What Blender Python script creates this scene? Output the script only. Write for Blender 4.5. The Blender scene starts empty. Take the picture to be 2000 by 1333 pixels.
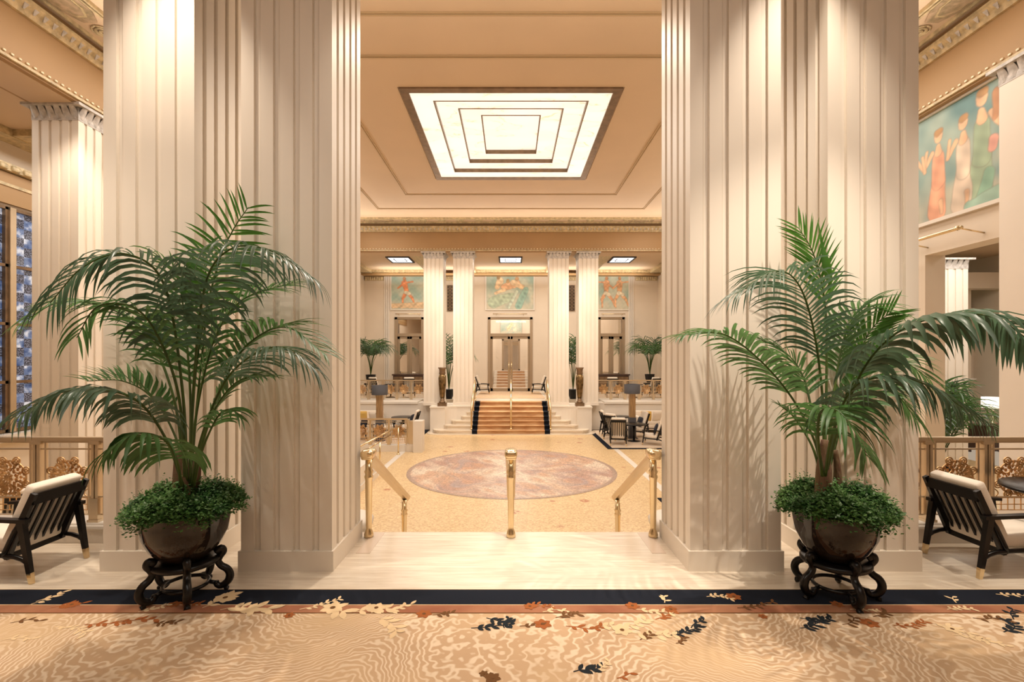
import bpy, math, random
import numpy as np
from mathutils import Vector, Matrix
R = math.radians
sc = bpy.context.scene
COL = sc.collection
# ---------------------------------------------------------------- camera
FPX, CX, CY, EYE = 944.0, 998.0, 700.0, 1.8
cam = bpy.data.cameras.new('camera'); cam_o = bpy.data.objects.new('camera', cam); COL.objects.link(cam_o)
cam_o.location = (0, 0, EYE); cam_o.rotation_euler = (R(90), 0, 0)
cam.sensor_width = 36; cam.lens = FPX/2000*36; cam.shift_x = 0.001; cam.shift_y = 0.01675; cam.clip_start = .05
sc.camera = cam_o
sc.view_settings.view_transform = 'Standard'; sc.view_settings.look = 'None'
sc.view_settings.exposure = 0.08; sc.view_settings.gamma = 1.0; sc.view_settings.use_curve_mapping = False
sc.cycles.max_bounces = 7; sc.cycles.diffuse_bounces = 5; sc.cycles.glossy_bounces = 4; sc.cycles.transmission_bounces = 4
sc.cycles.use_denoising = True; sc.cycles.sample_clamp_indirect = 6.0; sc.cycles.caustics_reflective = False; sc.cycles.caustics_refractive = False
w = bpy.data.worlds.new('world'); sc.world = w; w.use_nodes = True
w.node_tree.nodes['Background'].inputs[0].default_value = (1.0, .80, .60, 1); w.node_tree.nodes['Background'].inputs[1].default_value = .40
def area(name, loc, size, power, col=(1, .82, .62), rot=(0, 0, 0), sy=None):
    l = bpy.data.lights.new(name, 'AREA'); l.shape = 'RECTANGLE'; l.size = size; l.size_y = sy or size; l.energy = power; l.color = col
    o = bpy.data.objects.new(name, l); COL.objects.link(o); o.location = loc; o.rotation_euler = rot; return o
def spot(name, loc, tgt, power, ang=60, blend=.6, rad=.06, col=(1, .86, .70)):
    l = bpy.data.lights.new(name, 'SPOT'); l.energy = power; l.spot_size = R(ang); l.spot_blend = blend; l.shadow_soft_size = rad; l.color = col
    o = bpy.data.objects.new(name, l); COL.objects.link(o); o.location = loc
    o.rotation_euler = (Vector(tgt)-Vector(loc)).to_track_quat('-Z', 'Y').to_euler(); return o
WARM = (1, .925, .83)
area('foyer_ceiling_light', (0, .2, 5.75), 7.0, 160, WARM, sy=2.2)
area('skylight_light', (0, 12, 7.05), 4.2, 330, (1, .93, .83), sy=4.6)
area('lounge_light_left', (-5.4, 12, 6.9), 1.6, 260, WARM, sy=12)
area('lounge_light_right', (5.4, 12, 6.9), 1.6, 260, WARM, sy=12)
area('far_aisle_light', (0, 23, 6.3), 13, 420, (1, .91, .80), sy=1.4)
area('aisle_light_left', (-9.1, 9.5, 6.0), 1.4, 110, WARM, sy=7)
area('side_room_fill_light', (10.5, 10.0, 5.0), 3.0, 330, WARM, sy=6)  # unseen area light added to brighten the right side room
# unseen fill lights added below the hall ceiling to brighten it; lit aisle cove last
for s in (-1, 1):
    area('ceiling_fill_light', (s*6.2, 12, 6.3),   .25, 75, WARM, (0, R(180)-s*R(35), 0), sy=12.5)
area('ceiling_fill_light_far', (0, 18.2, 6.3), 12, 70, WARM, (R(180+35), 0, 0), sy=.25)
area('ceiling_fill_light_near', (0, 5.8, 6.3), 12, 70, WARM, (R(180-35), 0, 0), sy=.25)
area('cove_light_far_aisle', (0, 25.2, 5.9), 14, 120, WARM, (R(180-10), 0, 0), sy=.25)
spot('palm_spotlight', (-2.85, 3.6, 5.93), (-2.8, 3.85, 1.5), 560, 60, .9, .05)
spot('palm_spotlight', (2.45, 3.55, 5.93), (2.42, 3.85, 1.5), 500, 60, .9, .05)
spot('front_spotlight', (3.5, 2.0, 5.8), (1.9, 4.09, 1.2), 850, 40, .8, .04)
spot('front_spotlight', (-3.9, 1.7, 5.8), (-2.9, 4.09, 1.4), 200, 40, .8, .04)
spot('stair_fill_spot', (0, 18.6, 7.0), (0, 19.1, -.5), 600, 32, .6, .05)  # unseen spot added to lift the treads against the risers
for s in (-1, 1):
    spot('chair_spotlight', (s*4.5, 3.3, 5.8), (s*4.1, 4.1, 0), 420, 55, .8, .05)
    spot('inner_spotlight', (s*.9, 7.4, 6.7), (s*1.55, 4.4, 1.9), 520, 60, .8, .2)
    if s < 0: spot('pier_spotlight', (s*6.3, 6.9, 6.6), (s*7.5, 8.1, 2.8), 420, 60, .7, .08)
    for x in (1.9, 3.05):
        spot('colonnade_spotlight', (s*x, 17.3, 6.9), (s*x, 19.3, 2.6), 420, 56, .8, .1)
    spot('plinth_spotlight', (s*2.2, 17.8, 6.9), (s*2.2, 19.2, 0), 420, 30, .6, .05)
    spot('rail_spotlight', (s*1.0, 3.6, 5.93), (s*1.0, 4.5, 0), 90, 50, .8, .05)
spot('landing_spotlight', (0, 22, 6.3), (0, 21.2, 0), 420, 55, .7, .1)
# ---------------------------------------------------------------- helpers
def px(x, y, D):
    return Vector(((x-CX)/FPX*D, D, EYE-(y-CY)/FPX*D))
def wl(o):
    v = Vector((0, 0, 0))
    while o is not None: v += o.location; o = o.parent
    return v
class MB:
    def __init__(s): s.v = []; s.f = []; s.sm = []
    def add(s, vs, fs, smooth=False):
        b = len(s.v); s.v += [tuple(v) for v in vs]; s.f += [tuple(i+b for i in f) for f in fs]; s.sm += [smooth]*len(fs); return s
    def box(s, x0, x1, y0, y1, z0, z1):
        if x0 > x1: x0, x1 = x1, x0
        if y0 > y1: y0, y1 = y1, y0
        vs = [(x, y, z) for z in (z0, z1) for y in (y0, y1) for x in (x0, x1)]
        return s.add(vs, [(0, 2, 3, 1), (4, 5, 7, 6), (0, 1, 5, 4), (2, 6, 7, 3), (0, 4, 6, 2), (1, 3, 7, 5)])
    def beam(s, p, q, w0, h0, w1=None, h1=None, up=(0, 0, 1)):
        p = Vector(p); q = Vector(q); w1 = w0 if w1 is None else w1; h1 = h0 if h1 is None else h1
        t = (q-p).normalized(); up = Vector(up)
        if abs(t.dot(up)) > .98: up = Vector((1, 0, 0))
        a = t.cross(up).normalized(); b = a.cross(t).normalized(); vs = []
        for c, w_, h_ in ((p, w0, h0), (q, w1, h1)):
            for i, j in ((-1, -1), (1, -1), (1, 1), (-1, 1)): vs.append(c+a*i*w_/2+b*j*h_/2)
        return s.add(vs, [(0, 3, 2, 1), (4, 5, 6, 7), (0, 1, 5, 4), (1, 2, 6, 5), (2, 3, 7, 6), (3, 0, 4, 7)])
    def path(s, pts, r, n=8, closed=False, flat=1.0, up=(0, 0, 1)):
        pts = [Vector(p) for p in pts]; m = len(pts); rr = [float(q) for q in np.interp(np.linspace(0, 1, m), np.linspace(0, 1, len(r)), r)] if isinstance(r, (list, tuple)) else [r]*m
        vs = []; pa = None
        for i, p in enumerate(pts):
            if closed: t = pts[(i+1) % m]-pts[i-1]
            else: t = pts[min(i+1, m-1)]-pts[max(i-1, 0)]
            t.normalize()
            if pa is None:
                u = Vector(up)
                if abs(t.dot(u)) > .95: u = Vector((1, 0, 0))
                a = t.cross(u).normalized()
            else:
                a = (pa-t*pa.dot(t)); a = a.normalized() if a.length > 1e-6 else t.orthogonal().normalized()
            pa = a; b = a.cross(t)
            for k in range(n):
                th = 2*math.pi*k/n; vs.append(p+(a*math.cos(th)+b*math.sin(th)*flat)*rr[i])
        fs = []
        for i in range(m if closed else m-1):
            j = (i+1) % m
            for k in range(n):
                k2 = (k+1) % n; fs.append((i*n+k, i*n+k2, j*n+k2, j*n+k))
        if not closed: fs += [tuple(range(n))[::-1], tuple((m-1)*n+k for k in range(n))]
        return s.add(vs, fs, True)
    def lathe(s, prof, c=(0, 0), n=32, cap=True, sq=0):
        vs = []
        for r, z in prof:
            for k in range(n):
                th = 2*math.pi*(k+.5)/n; f = 1
                if sq: f = 1/max(abs(math.cos(th)), abs(math.sin(th)))**sq
                vs.append((c[0]+r*f*math.cos(th), c[1]+r*f*math.sin(th), z))
        fs = []
        for i in range(len(prof)-1):
            for k in range(n):
                k2 = (k+1) % n; fs.append((i*n+k, i*n+k2, (i+1)*n+k2, (i+1)*n+k))
        if cap: fs += [tuple(range(n))[::-1], tuple((len(prof)-1)*n+k for k in range(n))]
        return s.add(vs, fs, n > 10)
    def prism(s, poly, z0, z1, smooth=False):
        n = len(poly); vs = [(x, y, z0) for x, y in poly]+[(x, y, z1) for x, y in poly]
        s.add(vs, [(i, (i+1) % n, n+(i+1) % n, n+i) for i in range(n)], smooth)
        return s.add(vs, [tuple(range(n))[::-1], tuple(range(n, 2*n))])
    def extr(s, poly, fn, a, b):
        n = len(poly); vs = [fn(p, a) for p in poly]+[fn(p, b) for p in poly]
        return s.add(vs, [(i, (i+1) % n, n+(i+1) % n, n+i) for i in range(n)]+[tuple(range(n))[::-1], tuple(range(n, 2*n))])
    def rbox(s, c, h, r, n=5, M=None):
        c = Vector(c); vs = []; fs = []; idx = {}
        def vid(p):
            k = tuple(round(q, 4) for q in p)
            if k not in idx:
                q = []
                for i in range(3):
                    q.append(p[i]*h[i])
                ins = [max(-(h[i]-r), min(h[i]-r, q[i])) for i in range(3)]
                d = Vector([q[i]-ins[i] for i in range(3)])
                q = Vector(ins)+(d.normalized()*r if d.length > 1e-9 else d)
                if M is not None: q = M @ q
                idx[k] = len(vs); vs.append(c+q)
            return idx[k]
        g = [-1, -.93, -.8]+[-.8+1.6*(i+1)/n for i in range(n-1)]+[.8, .93, 1]
        # make the ring values follow the rounding
        for ax in range(3):
            for sg in (-1, 1):
                def P(u, v):
                    p = [0, 0, 0]; p[ax] = sg; p[(ax+1) % 3] = u; p[(ax+2) % 3] = v; return p
                for i in range(len(g)-1):
                    for j in range(len(g)-1):
                        q = [vid(P(g[i], g[j])), vid(P(g[i+1], g[j])), vid(P(g[i+1], g[j+1])), vid(P(g[i], g[j+1]))]
                        fs.append(tuple(q if sg > 0 else q[::-1]))
        return s.add(vs, fs, True)
    def build(s, name, mat, parent=None):
        me = bpy.data.meshes.new(name)
        if parent is None:
            a = np.array(s.v); off = Vector(((a[:, 0].min()+a[:, 0].max())/2, (a[:, 1].min()+a[:, 1].max())/2, a[:, 2].min()))
        else: off = wl(parent)
        me.from_pydata([(v[0]-off.x, v[1]-off.y, v[2]-off.z) for v in s.v], [], s.f)
        me.polygons.foreach_set('use_smooth', s.sm); me.validate(); me.update(); me.materials.append(mat)
        o = bpy.data.objects.new(name, me); COL.objects.link(o)
        if parent is None: o.location = off
        else: o.parent = parent
        return o
def tag(o, label=None, cat=None, group=None, kind=None):
    if label: o['label'] = label
    if cat: o['category'] = cat
    if group: o['group'] = group
    if kind: o['kind'] = kind
    return o
def struct(name, mb, m, parent=None):
    o = mb.build(name, m, parent)
    if parent is None: o['kind'] = 'structure'
    return o
def thing(name, loc, label, cat, group=None):
    o = bpy.data.objects.new(name, None); COL.objects.link(o); o.location = loc; o.empty_display_size = .1
    return tag(o, label, cat, group)
def dup(o, loc, rz=0, label=None, group=None, parent=None, scale=None):
    c = o.copy(); COL.objects.link(c)
    if parent is None:
        c.location = loc; c.rotation_euler = (0, 0, rz)
        if label: c['label'] = label
        if group: c['group'] = group
        if scale: c.scale = scale
    else: c.parent = parent
    for ch in list(o.children): dup(ch, None, parent=c)
    return c
# ---------------------------------------------------------------- materials
def mat(name, col, rough=.5, metal=0, bump=0, bscale=40, var=0, vscale=3, col2=None, coat=0, emis=0, spec=.5, stretch=None, sheen=0):
    m = bpy.data.materials.new(name); m.use_nodes = True; nt = m.node_tree; b = nt.nodes['Principled BSDF']
    b.inputs['Base Color'].default_value = (*col, 1); b.inputs['Roughness'].default_value = rough; b.inputs['Metallic'].default_value = metal
    b.inputs['Specular IOR Level'].default_value = spec
    if coat: b.inputs['Coat Weight'].default_value = coat; b.inputs['Coat Roughness'].default_value = .06
    if sheen: b.inputs['Sheen Weight'].default_value = sheen
    if emis: b.inputs['Emission Color'].default_value = (*col, 1); b.inputs['Emission Strength'].default_value = emis
    tc = nt.nodes.new('ShaderNodeTexCoord'); mp = nt.nodes.new('ShaderNodeMapping'); nt.links.new(tc.outputs['Object'], mp.inputs[0])
    if stretch: mp.inputs['Scale'].default_value = stretch
    if col2 or var:
        c2 = col2 or tuple(c*(1-var) for c in col)
        n = nt.nodes.new('ShaderNodeTexNoise'); n.inputs['Scale'].default_value = vscale; n.inputs['Detail'].default_value = 6
        nt.links.new(mp.outputs[0], n.inputs['Vector'])
        r = nt.nodes.new('ShaderNodeValToRGB'); r.color_ramp.elements[0].position = .35; r.color_ramp.elements[1].position = .65
        r.color_ramp.elements[0].color = (*col, 1); r.color_ramp.elements[1].color = (*c2, 1)
        nt.links.new(n.outputs[0], r.inputs[0]); nt.links.new(r.outputs[0], b.inputs['Base Color'])
        if emis: nt.links.new(r.outputs[0], b.inputs['Emission Color'])
    if bump:
        n = nt.nodes.new('ShaderNodeTexNoise'); n.inputs['Scale'].default_value = bscale; n.inputs['Detail'].default_value = 4
        nt.links.new(mp.outputs[0], n.inputs['Vector'])
        bp = nt.nodes.new('ShaderNodeBump'); bp.inputs['Strength'].default_value = bump; bp.inputs['Distance'].default_value = .01
        nt.links.new(n.outputs[0], bp.inputs['Height']); nt.links.new(bp.outputs[0], b.inputs['Normal'])
    return m
M = {}
M['cream'] = mat('cream_plaster', (.76, .70, .62), .55, var=.06, vscale=1.2)
M['colcream'] = mat('column_plaster', (.80, .725, .63), .5, var=.05, vscale=1.0)
M['wall'] = mat('wall_plaster', (.72, .62, .50), .6, var=.05, vscale=1.0)
M['ceil'] = mat('ceiling_plaster', (.65, .485, .325), .6, var=.05, vscale=.7)
M['beam'] = mat('beam_paint_shaded', (.40, .245, .11), .55, var=.08, vscale=.8)  # orange-brown with the beams' shade put into the colour
M['line'] = mat('ceiling_line', (.50, .36, .20), .5)
M['gold'] = mat('gold_plaster', (.66, .52, .30), .42, bump=.7, bscale=24, var=.4, vscale=10)
M['bead'] = mat('cream_bead_paint', (.85, .76, .56), .4)
M['silver'] = mat('silver_leaf_plaster', (.62, .58, .54), .45, bump=.6, bscale=30, var=.35, vscale=12)
M['medal'] = mat('medallion_paint', (.26, .21, .12), .5, bump=.6, bscale=20, col2=(.50, .36, .24), vscale=9)
M['brass'] = mat('polished_brass', (.80, .64, .40), .18, 1)
M['brassd'] = mat('brushed_bronze', (.68, .56, .40), .30, .85, var=.08, vscale=3)
M['bronze'] = mat('dark_bronze', (.26, .17, .10), .38, .6, var=.3, vscale=6)
M['lace'] = mat('gilded_lace', (.74, .47, .23), .33, .85, var=.35, vscale=25)
M['black'] = mat('black_lacquer_wood', (.005, .004, .004), .3, spec=.35)
M['pot'] = mat('glazed_brown_pot', (.012, .008, .006), .08, coat=0, col2=(.022, .014, .009), vscale=4, spec=.5)
M['urn'] = mat('antique_gilt_bronze', (.42, .29, .14), .3, .9, var=.7, vscale=7)
M['leather'] = mat('cream_upholstery', (.78, .70, .60), .6, bump=.15, bscale=120)
M['navy'] = mat('navy_cloth', (.03, .035, .055), .8)
M['yellow'] = mat('ochre_cloth', (.72, .47, .12), .75)
M['shade'] = mat('charcoal_shade', (.07, .07, .08), .7)
M['wood'] = mat('walnut_wood', (.42, .25, .11), .4, var=.4, vscale=5, stretch=(6, 6, .6))
M['frameb'] = mat('taupe_door_metal', (.40, .30, .20), .4, .5)
M['trunk'] = mat('palm_trunk', (.11, .05, .03), .85, bump=1, bscale=30, col2=(.17, .11, .05), vscale=9, stretch=(3, 3, .7))
M['soil'] = mat('soil', (.03, .02, .015), .95)
def leafmat(name, a, b, rough=.42):
    m = mat(name, a, rough, col2=b, vscale=5); p = m.node_tree.nodes['Principled BSDF']
    p.inputs['Specular IOR Level'].default_value = .45
    nt = m.node_tree; tl_ = nt.nodes.new('ShaderNodeBsdfTranslucent'); tl_.inputs[0].default_value = (*[min(1, c*1.9) for c in b], 1)
    mx = nt.nodes.new('ShaderNodeMixShader'); mx.inputs[0].default_value = .3; o_ = nt.nodes['Material Output']
    nt.links.new(p.outputs[0], mx.inputs[1]); nt.links.new(tl_.outputs[0], mx.inputs[2]); nt.links.new(mx.outputs[0], o_.inputs[0])
    return m
M['leaf'] = leafmat('palm_leaf', (.040, .105, .032), (.065, .15, .042))
M['leafg'] = leafmat('palm_leaf_sheen', (.085, .135, .090), (.055, .105, .060), .34)  # grey-green of light reflected off the blades, put into the leaf colour
M['leafb'] = leafmat('palm_leaf_young', (.075, .20, .022), (.04, .13, .018))
M['ivy'] = leafmat('creeper_leaf', (.12, .24, .06), (.035, .10, .028), .45)
M['petiole'] = leafmat('palm_stem', (.085, .14, .025), (.06, .10, .03))
M['mirror'] = mat('mirror_glass', (.88, .84, .78), .03, 1)
M['shadeglow'] = mat('lit_lamp_shade', (1, .93, .8), .6, emis=1.2)
M['panelglow'] = mat('ceiling_light_panel', (.93, .96, 1), .6, emis=2.6)
M['teal'] = mat('teal_wall_paint', (.10, .18, .16), .6)
M['crys'] = mat('clear_glassware', (.9, .9, .9), .05, coat=.5)
M['red'] = mat('dark_wood_furniture', (.06, .028, .018), .35, coat=.3)

def travertine():
    m = bpy.data.materials.new('travertine_floor'); m.use_nodes = True; nt = m.node_tree; b = nt.nodes['Principled BSDF']; L = nt.links.new
    tc = nt.nodes.new('ShaderNodeTexCoord'); mp = nt.nodes.new('ShaderNodeMapping'); mp.inputs['Scale'].default_value = (.7, 9, 9); L(tc.outputs['Object'], mp.inputs[0])
    n = nt.nodes.new('ShaderNodeTexNoise'); n.inputs['Scale'].default_value = 3; n.inputs['Detail'].default_value = 9; n.inputs['Roughness'].default_value = .65; L(mp.outputs[0], n.inputs['Vector'])
    r = nt.nodes.new('ShaderNodeValToRGB'); r.color_ramp.elements[0].position = .3; r.color_ramp.elements[0].color = (.60, .49, .37, 1)
    r.color_ramp.elements[1].position = .62; r.color_ramp.elements[1].color = (.80, .71, .59, 1); L(n.outputs[0], r.inputs[0])
    L(r.outputs[0], b.inputs['Base Color']); b.inputs['Roughness'].default_value = .30
    return m
M['trav'] = travertine()
def mosaic():
    m = bpy.data.materials.new('mosaic_floor'); m.use_nodes = True; nt = m.node_tree; b = nt.nodes['Principled BSDF']; L = nt.links.new
    tc = nt.nodes.new('ShaderNodeTexCoord')
    v = nt.nodes.new('ShaderNodeTexVoronoi'); v.inputs['Scale'].default_value = 38; L(tc.outputs['Object'], v.inputs['Vector'])
    hs = nt.nodes.new('ShaderNodeSeparateColor'); L(v.outputs['Color'], hs.inputs[0])
    r = nt.nodes.new('ShaderNodeValToRGB'); r.color_ramp.elements[0].color = (.62, .41, .20, 1); r.color_ramp.elements[1].color = (.86, .67, .40, 1); L(hs.outputs[0], r.inputs[0])
    # scattered rosy marks on a loose grid
    mp = nt.nodes.new('ShaderNodeMapping'); mp.inputs['Scale'].default_value = (1.35, 1.35, 1.35); L(tc.outputs['Object'], mp.inputs[0])
    v2 = nt.nodes.new('ShaderNodeTexVoronoi'); v2.inputs['Scale'].default_value = 1.0; v2.inputs['Randomness'].default_value = .35; v2.feature = 'F1'; L(mp.outputs[0], v2.inputs['Vector'])
    r2 = nt.nodes.new('ShaderNodeValToRGB'); r2.color_ramp.elements[0].position = .12; r2.color_ramp.elements[0].color = (1, 1, 1, 1); r2.color_ramp.elements[1].position = .17; r2.color_ramp.elements[1].color = (0, 0, 0, 1); L(v2.outputs['Distance'], r2.inputs[0])
    n = nt.nodes.new('ShaderNodeTexNoise'); n.inputs['Scale'].default_value = 22; L(tc.outputs['Object'], n.inputs['Vector'])
    mt = nt.nodes.new('ShaderNodeMath'); mt.operation = 'MULTIPLY'; L(r2.outputs[0], mt.inputs[0]); 
    r3 = nt.nodes.new('ShaderNodeValToRGB'); r3.color_ramp.elements[0].position = .38; r3.color_ramp.elements[1].position = .46; L(n.outputs[0], r3.inputs[0]); L(r3.outputs[0], mt.inputs[1])
    mx = nt.nodes.new('ShaderNodeMix'); mx.data_type = 'RGBA'; L(mt.outputs[0], mx.inputs[0]); L(r.outputs[0], mx.inputs[6]); mx.inputs[7].default_value = (.50, .20, .10, 1)
    L(mx.outputs[2], b.inputs['Base Color']); b.inputs['Roughness'].default_value = .28
    return m
M['mosaic'] = mosaic()
def vcol(name, rough=.5, tess=0):
    m = bpy.data.materials.new(name); m.use_nodes = True; nt = m.node_tree; b = nt.nodes['Principled BSDF']
    a = nt.nodes.new('ShaderNodeAttribute'); a.attribute_name = 'paint'; b.inputs['Roughness'].default_value = rough; out = a.outputs['Color']
    if tess:
        tc = nt.nodes.new('ShaderNodeTexCoord'); v = nt.nodes.new('ShaderNodeTexVoronoi'); v.inputs['Scale'].default_value = tess; nt.links.new(tc.outputs['Object'], v.inputs['Vector'])
        s = nt.nodes.new('ShaderNodeSeparateColor'); nt.links.new(v.outputs['Color'], s.inputs[0])
        mr = nt.nodes.new('ShaderNodeMapRange'); mr.inputs['To Min'].default_value = .7; mr.inputs['To Max'].default_value = 1.25; nt.links.new(s.outputs[0], mr.inputs[0])
        mx = nt.nodes.new('ShaderNodeVectorMath'); mx.operation = 'SCALE'; nt.links.new(out, mx.inputs[0]); nt.links.new(mr.outputs[0], mx.inputs['Scale']); out = mx.outputs[0]
    nt.links.new(out, b.inputs['Base Color']); return m
M['paint'] = vcol('painted_canvas', .55); M['tess'] = vcol('mosaic_medallion', .3, 34)
def rugmat():
    m = bpy.data.materials.new('rug_wool'); m.use_nodes = True; nt = m.node_tree; b = nt.nodes['Principled BSDF']; L = nt.links.new
    tc = nt.nodes.new('ShaderNodeTexCoord')
    n = nt.nodes.new('ShaderNodeTexNoise'); n.inputs['Scale'].default_value = .8; n.inputs['Detail'].default_value = 0; n.inputs['Distortion'].default_value = .3; L(tc.outputs['Object'], n.inputs['Vector'])
    n2 = nt.nodes.new('ShaderNodeTexNoise'); n2.inputs['Scale'].default_value = 13; n2.inputs['Detail'].default_value = 1; L(tc.outputs['Object'], n2.inputs['Vector'])
    sp = nt.nodes.new('ShaderNodeSeparateXYZ'); L(tc.outputs['Object'], sp.inputs[0])
    def ma(op, a, b_=None, c_=None):
        q = nt.nodes.new('ShaderNodeMath'); q.operation = op
        for k, vv in enumerate((a, b_, c_)):
            if vv is None: continue
            if isinstance(vv, (int, float)): q.inputs[k].default_value = vv
            else: L(vv, q.inputs[k])
        return q.outputs[0]
    ph = ma('MULTIPLY_ADD', n.outputs[0], 46.0, ma('MULTIPLY', sp.outputs[1], 9.0))
    ph = ma('MULTIPLY_ADD', n2.outputs[0], 2.6, ph)
    sn = ma('SINE', ma('MULTIPLY', ph, 6.283))
    r = nt.nodes.new('ShaderNodeValToRGB'); r.color_ramp.elements[0].position = .45; r.color_ramp.elements[0].color = (.54, .365, .225, 1)
    r.color_ramp.elements[1].position = .95; r.color_ramp.elements[1].color = (.73, .58, .42, 1); L(ma('MULTIPLY_ADD', sn, .5, .5), r.inputs[0])
    n3 = nt.nodes.new('ShaderNodeTexNoise'); n3.inputs['Scale'].default_value = 1.3; L(tc.outputs['Object'], n3.inputs['Vector'])
    mx = nt.nodes.new('ShaderNodeMix'); mx.data_type = 'RGBA'; mx.inputs[7].default_value = (.60, .42, .25, 1)
    mr = nt.nodes.new('ShaderNodeMapRange'); mr.inputs['From Min'].default_value = .48; mr.inputs['From Max'].default_value = .7; mr.inputs['To Max'].default_value = .8; L(n3.outputs[0], mr.inputs[0]); L(mr.outputs[0], mx.inputs[0]); L(r.outputs[0], mx.inputs[6])
    L(mx.outputs[2], b.inputs['Base Color']); b.inputs['Roughness'].default_value = .95; b.inputs['Specular IOR Level'].default_value = .1
    return m
M['rug'] = rugmat()
M['rugblack'] = mat('rug_navy_border', (.012, .015, .024), .95, spec=.1)
M['rugred'] = mat('rug_russet_border', (.30, .115, .065), .95, col2=(.42, .20, .11), vscale=2.5, spec=.1)
M['rugstair'] = mat('stair_runner_wool', (.46, .25, .12), .95, col2=(.62, .40, .22), vscale=2.4, spec=.1, stretch=(1, 1, 5))
M['petalc'] = mat('rug_cream_petals', (.74, .55, .33), .95, spec=.1)
M['petalr'] = mat('rug_rust_petals', (.34, .11, .035), .95, spec=.1)
M['petalb'] = mat('rug_dark_leaves', (.02, .025, .03), .95, spec=.1)
M['petalo'] = mat('rug_brown_leaves', (.16, .075, .03), .95, spec=.1)
def onyx():
    m = bpy.data.materials.new('backlit_onyx'); m.use_nodes = True; nt = m.node_tree; b = nt.nodes['Principled BSDF']; L = nt.links.new
    tc = nt.nodes.new('ShaderNodeTexCoord'); mp = nt.nodes.new('ShaderNodeMapping'); mp.inputs['Scale'].default_value = (.5, 1.4, 1); L(tc.outputs['Object'], mp.inputs[0])
    n = nt.nodes.new('ShaderNodeTexNoise'); n.inputs['Scale'].default_value = 1.3; n.inputs['Detail'].default_value = 7; n.inputs['Distortion'].default_value = .5; L(mp.outputs[0], n.inputs['Vector'])
    r = nt.nodes.new('ShaderNodeValToRGB'); e = r.color_ramp.elements
    e[0].position = .25; e[0].color = (1, .86, .68, 1); e[1].position = .60; e[1].color = (1, .93, .82, 1)
    for p, c in ((.448, (1, .91, .77, 1)), (.455, (.80, .50, .24, 1)), (.462, (1, .91, .77, 1))): q = e.new(p); q.color = c
    L(n.outputs[0], r.inputs[0]); L(r.outputs[0], b.inputs['Emission Color']); b.inputs['Emission Strength'].default_value = .88
    b.inputs['Base Color'].default_value = (.6, .5, .4, 1); b.inputs['Roughness'].default_value = .3
    return m
M['onyx'] = onyx()
def windowmat():
    m = bpy.data.materials.new('figured_glass_glow'); m.use_nodes = True; nt = m.node_tree; b = nt.nodes['Principled BSDF']; L = nt.links.new
    tc = nt.nodes.new('ShaderNodeTexCoord'); mp = nt.nodes.new('ShaderNodeMapping'); mp.inputs['Rotation'].default_value = (0, R(90), 0); L(tc.outputs['Object'], mp.inputs[0])
    sp = nt.nodes.new('ShaderNodeSeparateXYZ'); L(tc.outputs['Object'], sp.inputs[0]); cb = nt.nodes.new('ShaderNodeCombineXYZ'); L(sp.outputs[1], cb.inputs[0]); L(sp.outputs[2], cb.inputs[1])
    ck = nt.nodes.new('ShaderNodeTexChecker'); ck.inputs['Scale'].default_value = 5.2; L(cb.outputs[0], ck.inputs['Vector'])
    n = nt.nodes.new('ShaderNodeTexNoise'); n.inputs['Scale'].default_value = 6; n.inputs['Detail'].default_value = 5; L(cb.outputs[0], n.inputs['Vector'])
    r = nt.nodes.new('ShaderNodeValToRGB'); e = r.color_ramp.elements; e[0].position = .35; e[0].color = (.03, .06, .16, 1); e[1].position = .65; e[1].color = (.50, .54, .62, 1); q = e.new(.5); q.color = (.12, .17, .30, 1); L(n.outputs[0], r.inputs[0])
    n2 = nt.nodes.new('ShaderNodeTexNoise'); n2.inputs['Scale'].default_value = 40; L(cb.outputs[0], n2.inputs['Vector'])
    r2 = nt.nodes.new('ShaderNodeValToRGB'); r2.color_ramp.elements[0].position = .45; r2.color_ramp.elements[0].color = (.02, .022, .03, 1); r2.color_ramp.elements[1].position = .6; r2.color_ramp.elements[1].color = (.15, .16, .22, 1); L(n2.outputs[0], r2.inputs[0])
    mx = nt.nodes.new('ShaderNodeMix'); mx.data_type = 'RGBA'; L(ck.outputs['Fac'], mx.inputs[0]); L(r.outputs[0], mx.inputs[6]); L(r2.outputs[0], mx.inputs[7])
    L(mx.outputs[2], b.inputs['Base Color']); L(mx.outputs[2], b.inputs['Emission Color']); b.inputs['Emission Strength'].default_value = .55; b.inputs['Roughness'].default_value = .12  # outdoor daylight put into the panes as a faint glow of their own
    return m
M['glass'] = windowmat()

# ---------------------------------------------------------------- floors
LOW = -1.08
struct('floor', MB().box(-11, 11, -5, 5.0, -.3, 0), M['trav'])
struct('floor_lower', MB().box(-13, 13, 5.0, 20.2, LOW-.3, LOW), M['mosaic'])
struct('floor_terrace', MB().box(-8.3, 8.3, 20.92, 27.2, -.3, 0), M['trav'])
struct('wall_landing_edge', MB().box(-11, -2.2, 5.0, 5.2, LOW, 0).box(2.2, 11, 5.0, 5.2, LOW, 0), M['cream'])
for s in (-1, 1):
    struct('trim_%d' % (1 if s < 0 else 2), MB().box(s*3.47, s*11, 4.70, 5.0, 0, .19).box(s*3.47, s*11, 4.66, 5.0, .15, .175), M['cream'])
    # border of the lower floor and terrace retaining wall with its ledge
    struct('trim_%d' % (3 if s < 0 else 4), MB().box(s*3.24, s*3.40, 5.3, 18.4, LOW, LOW+.004), M['cream'])
    struct('wall_terrace_%s' % ('left' if s < 0 else 'right'), MB().box(s*3.13, s*8.3, 19.45, 20.3, LOW, .0).box(s*3.75, s*8.3, 19.40, 20.9, -.04, .05), M['cream'])
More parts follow.
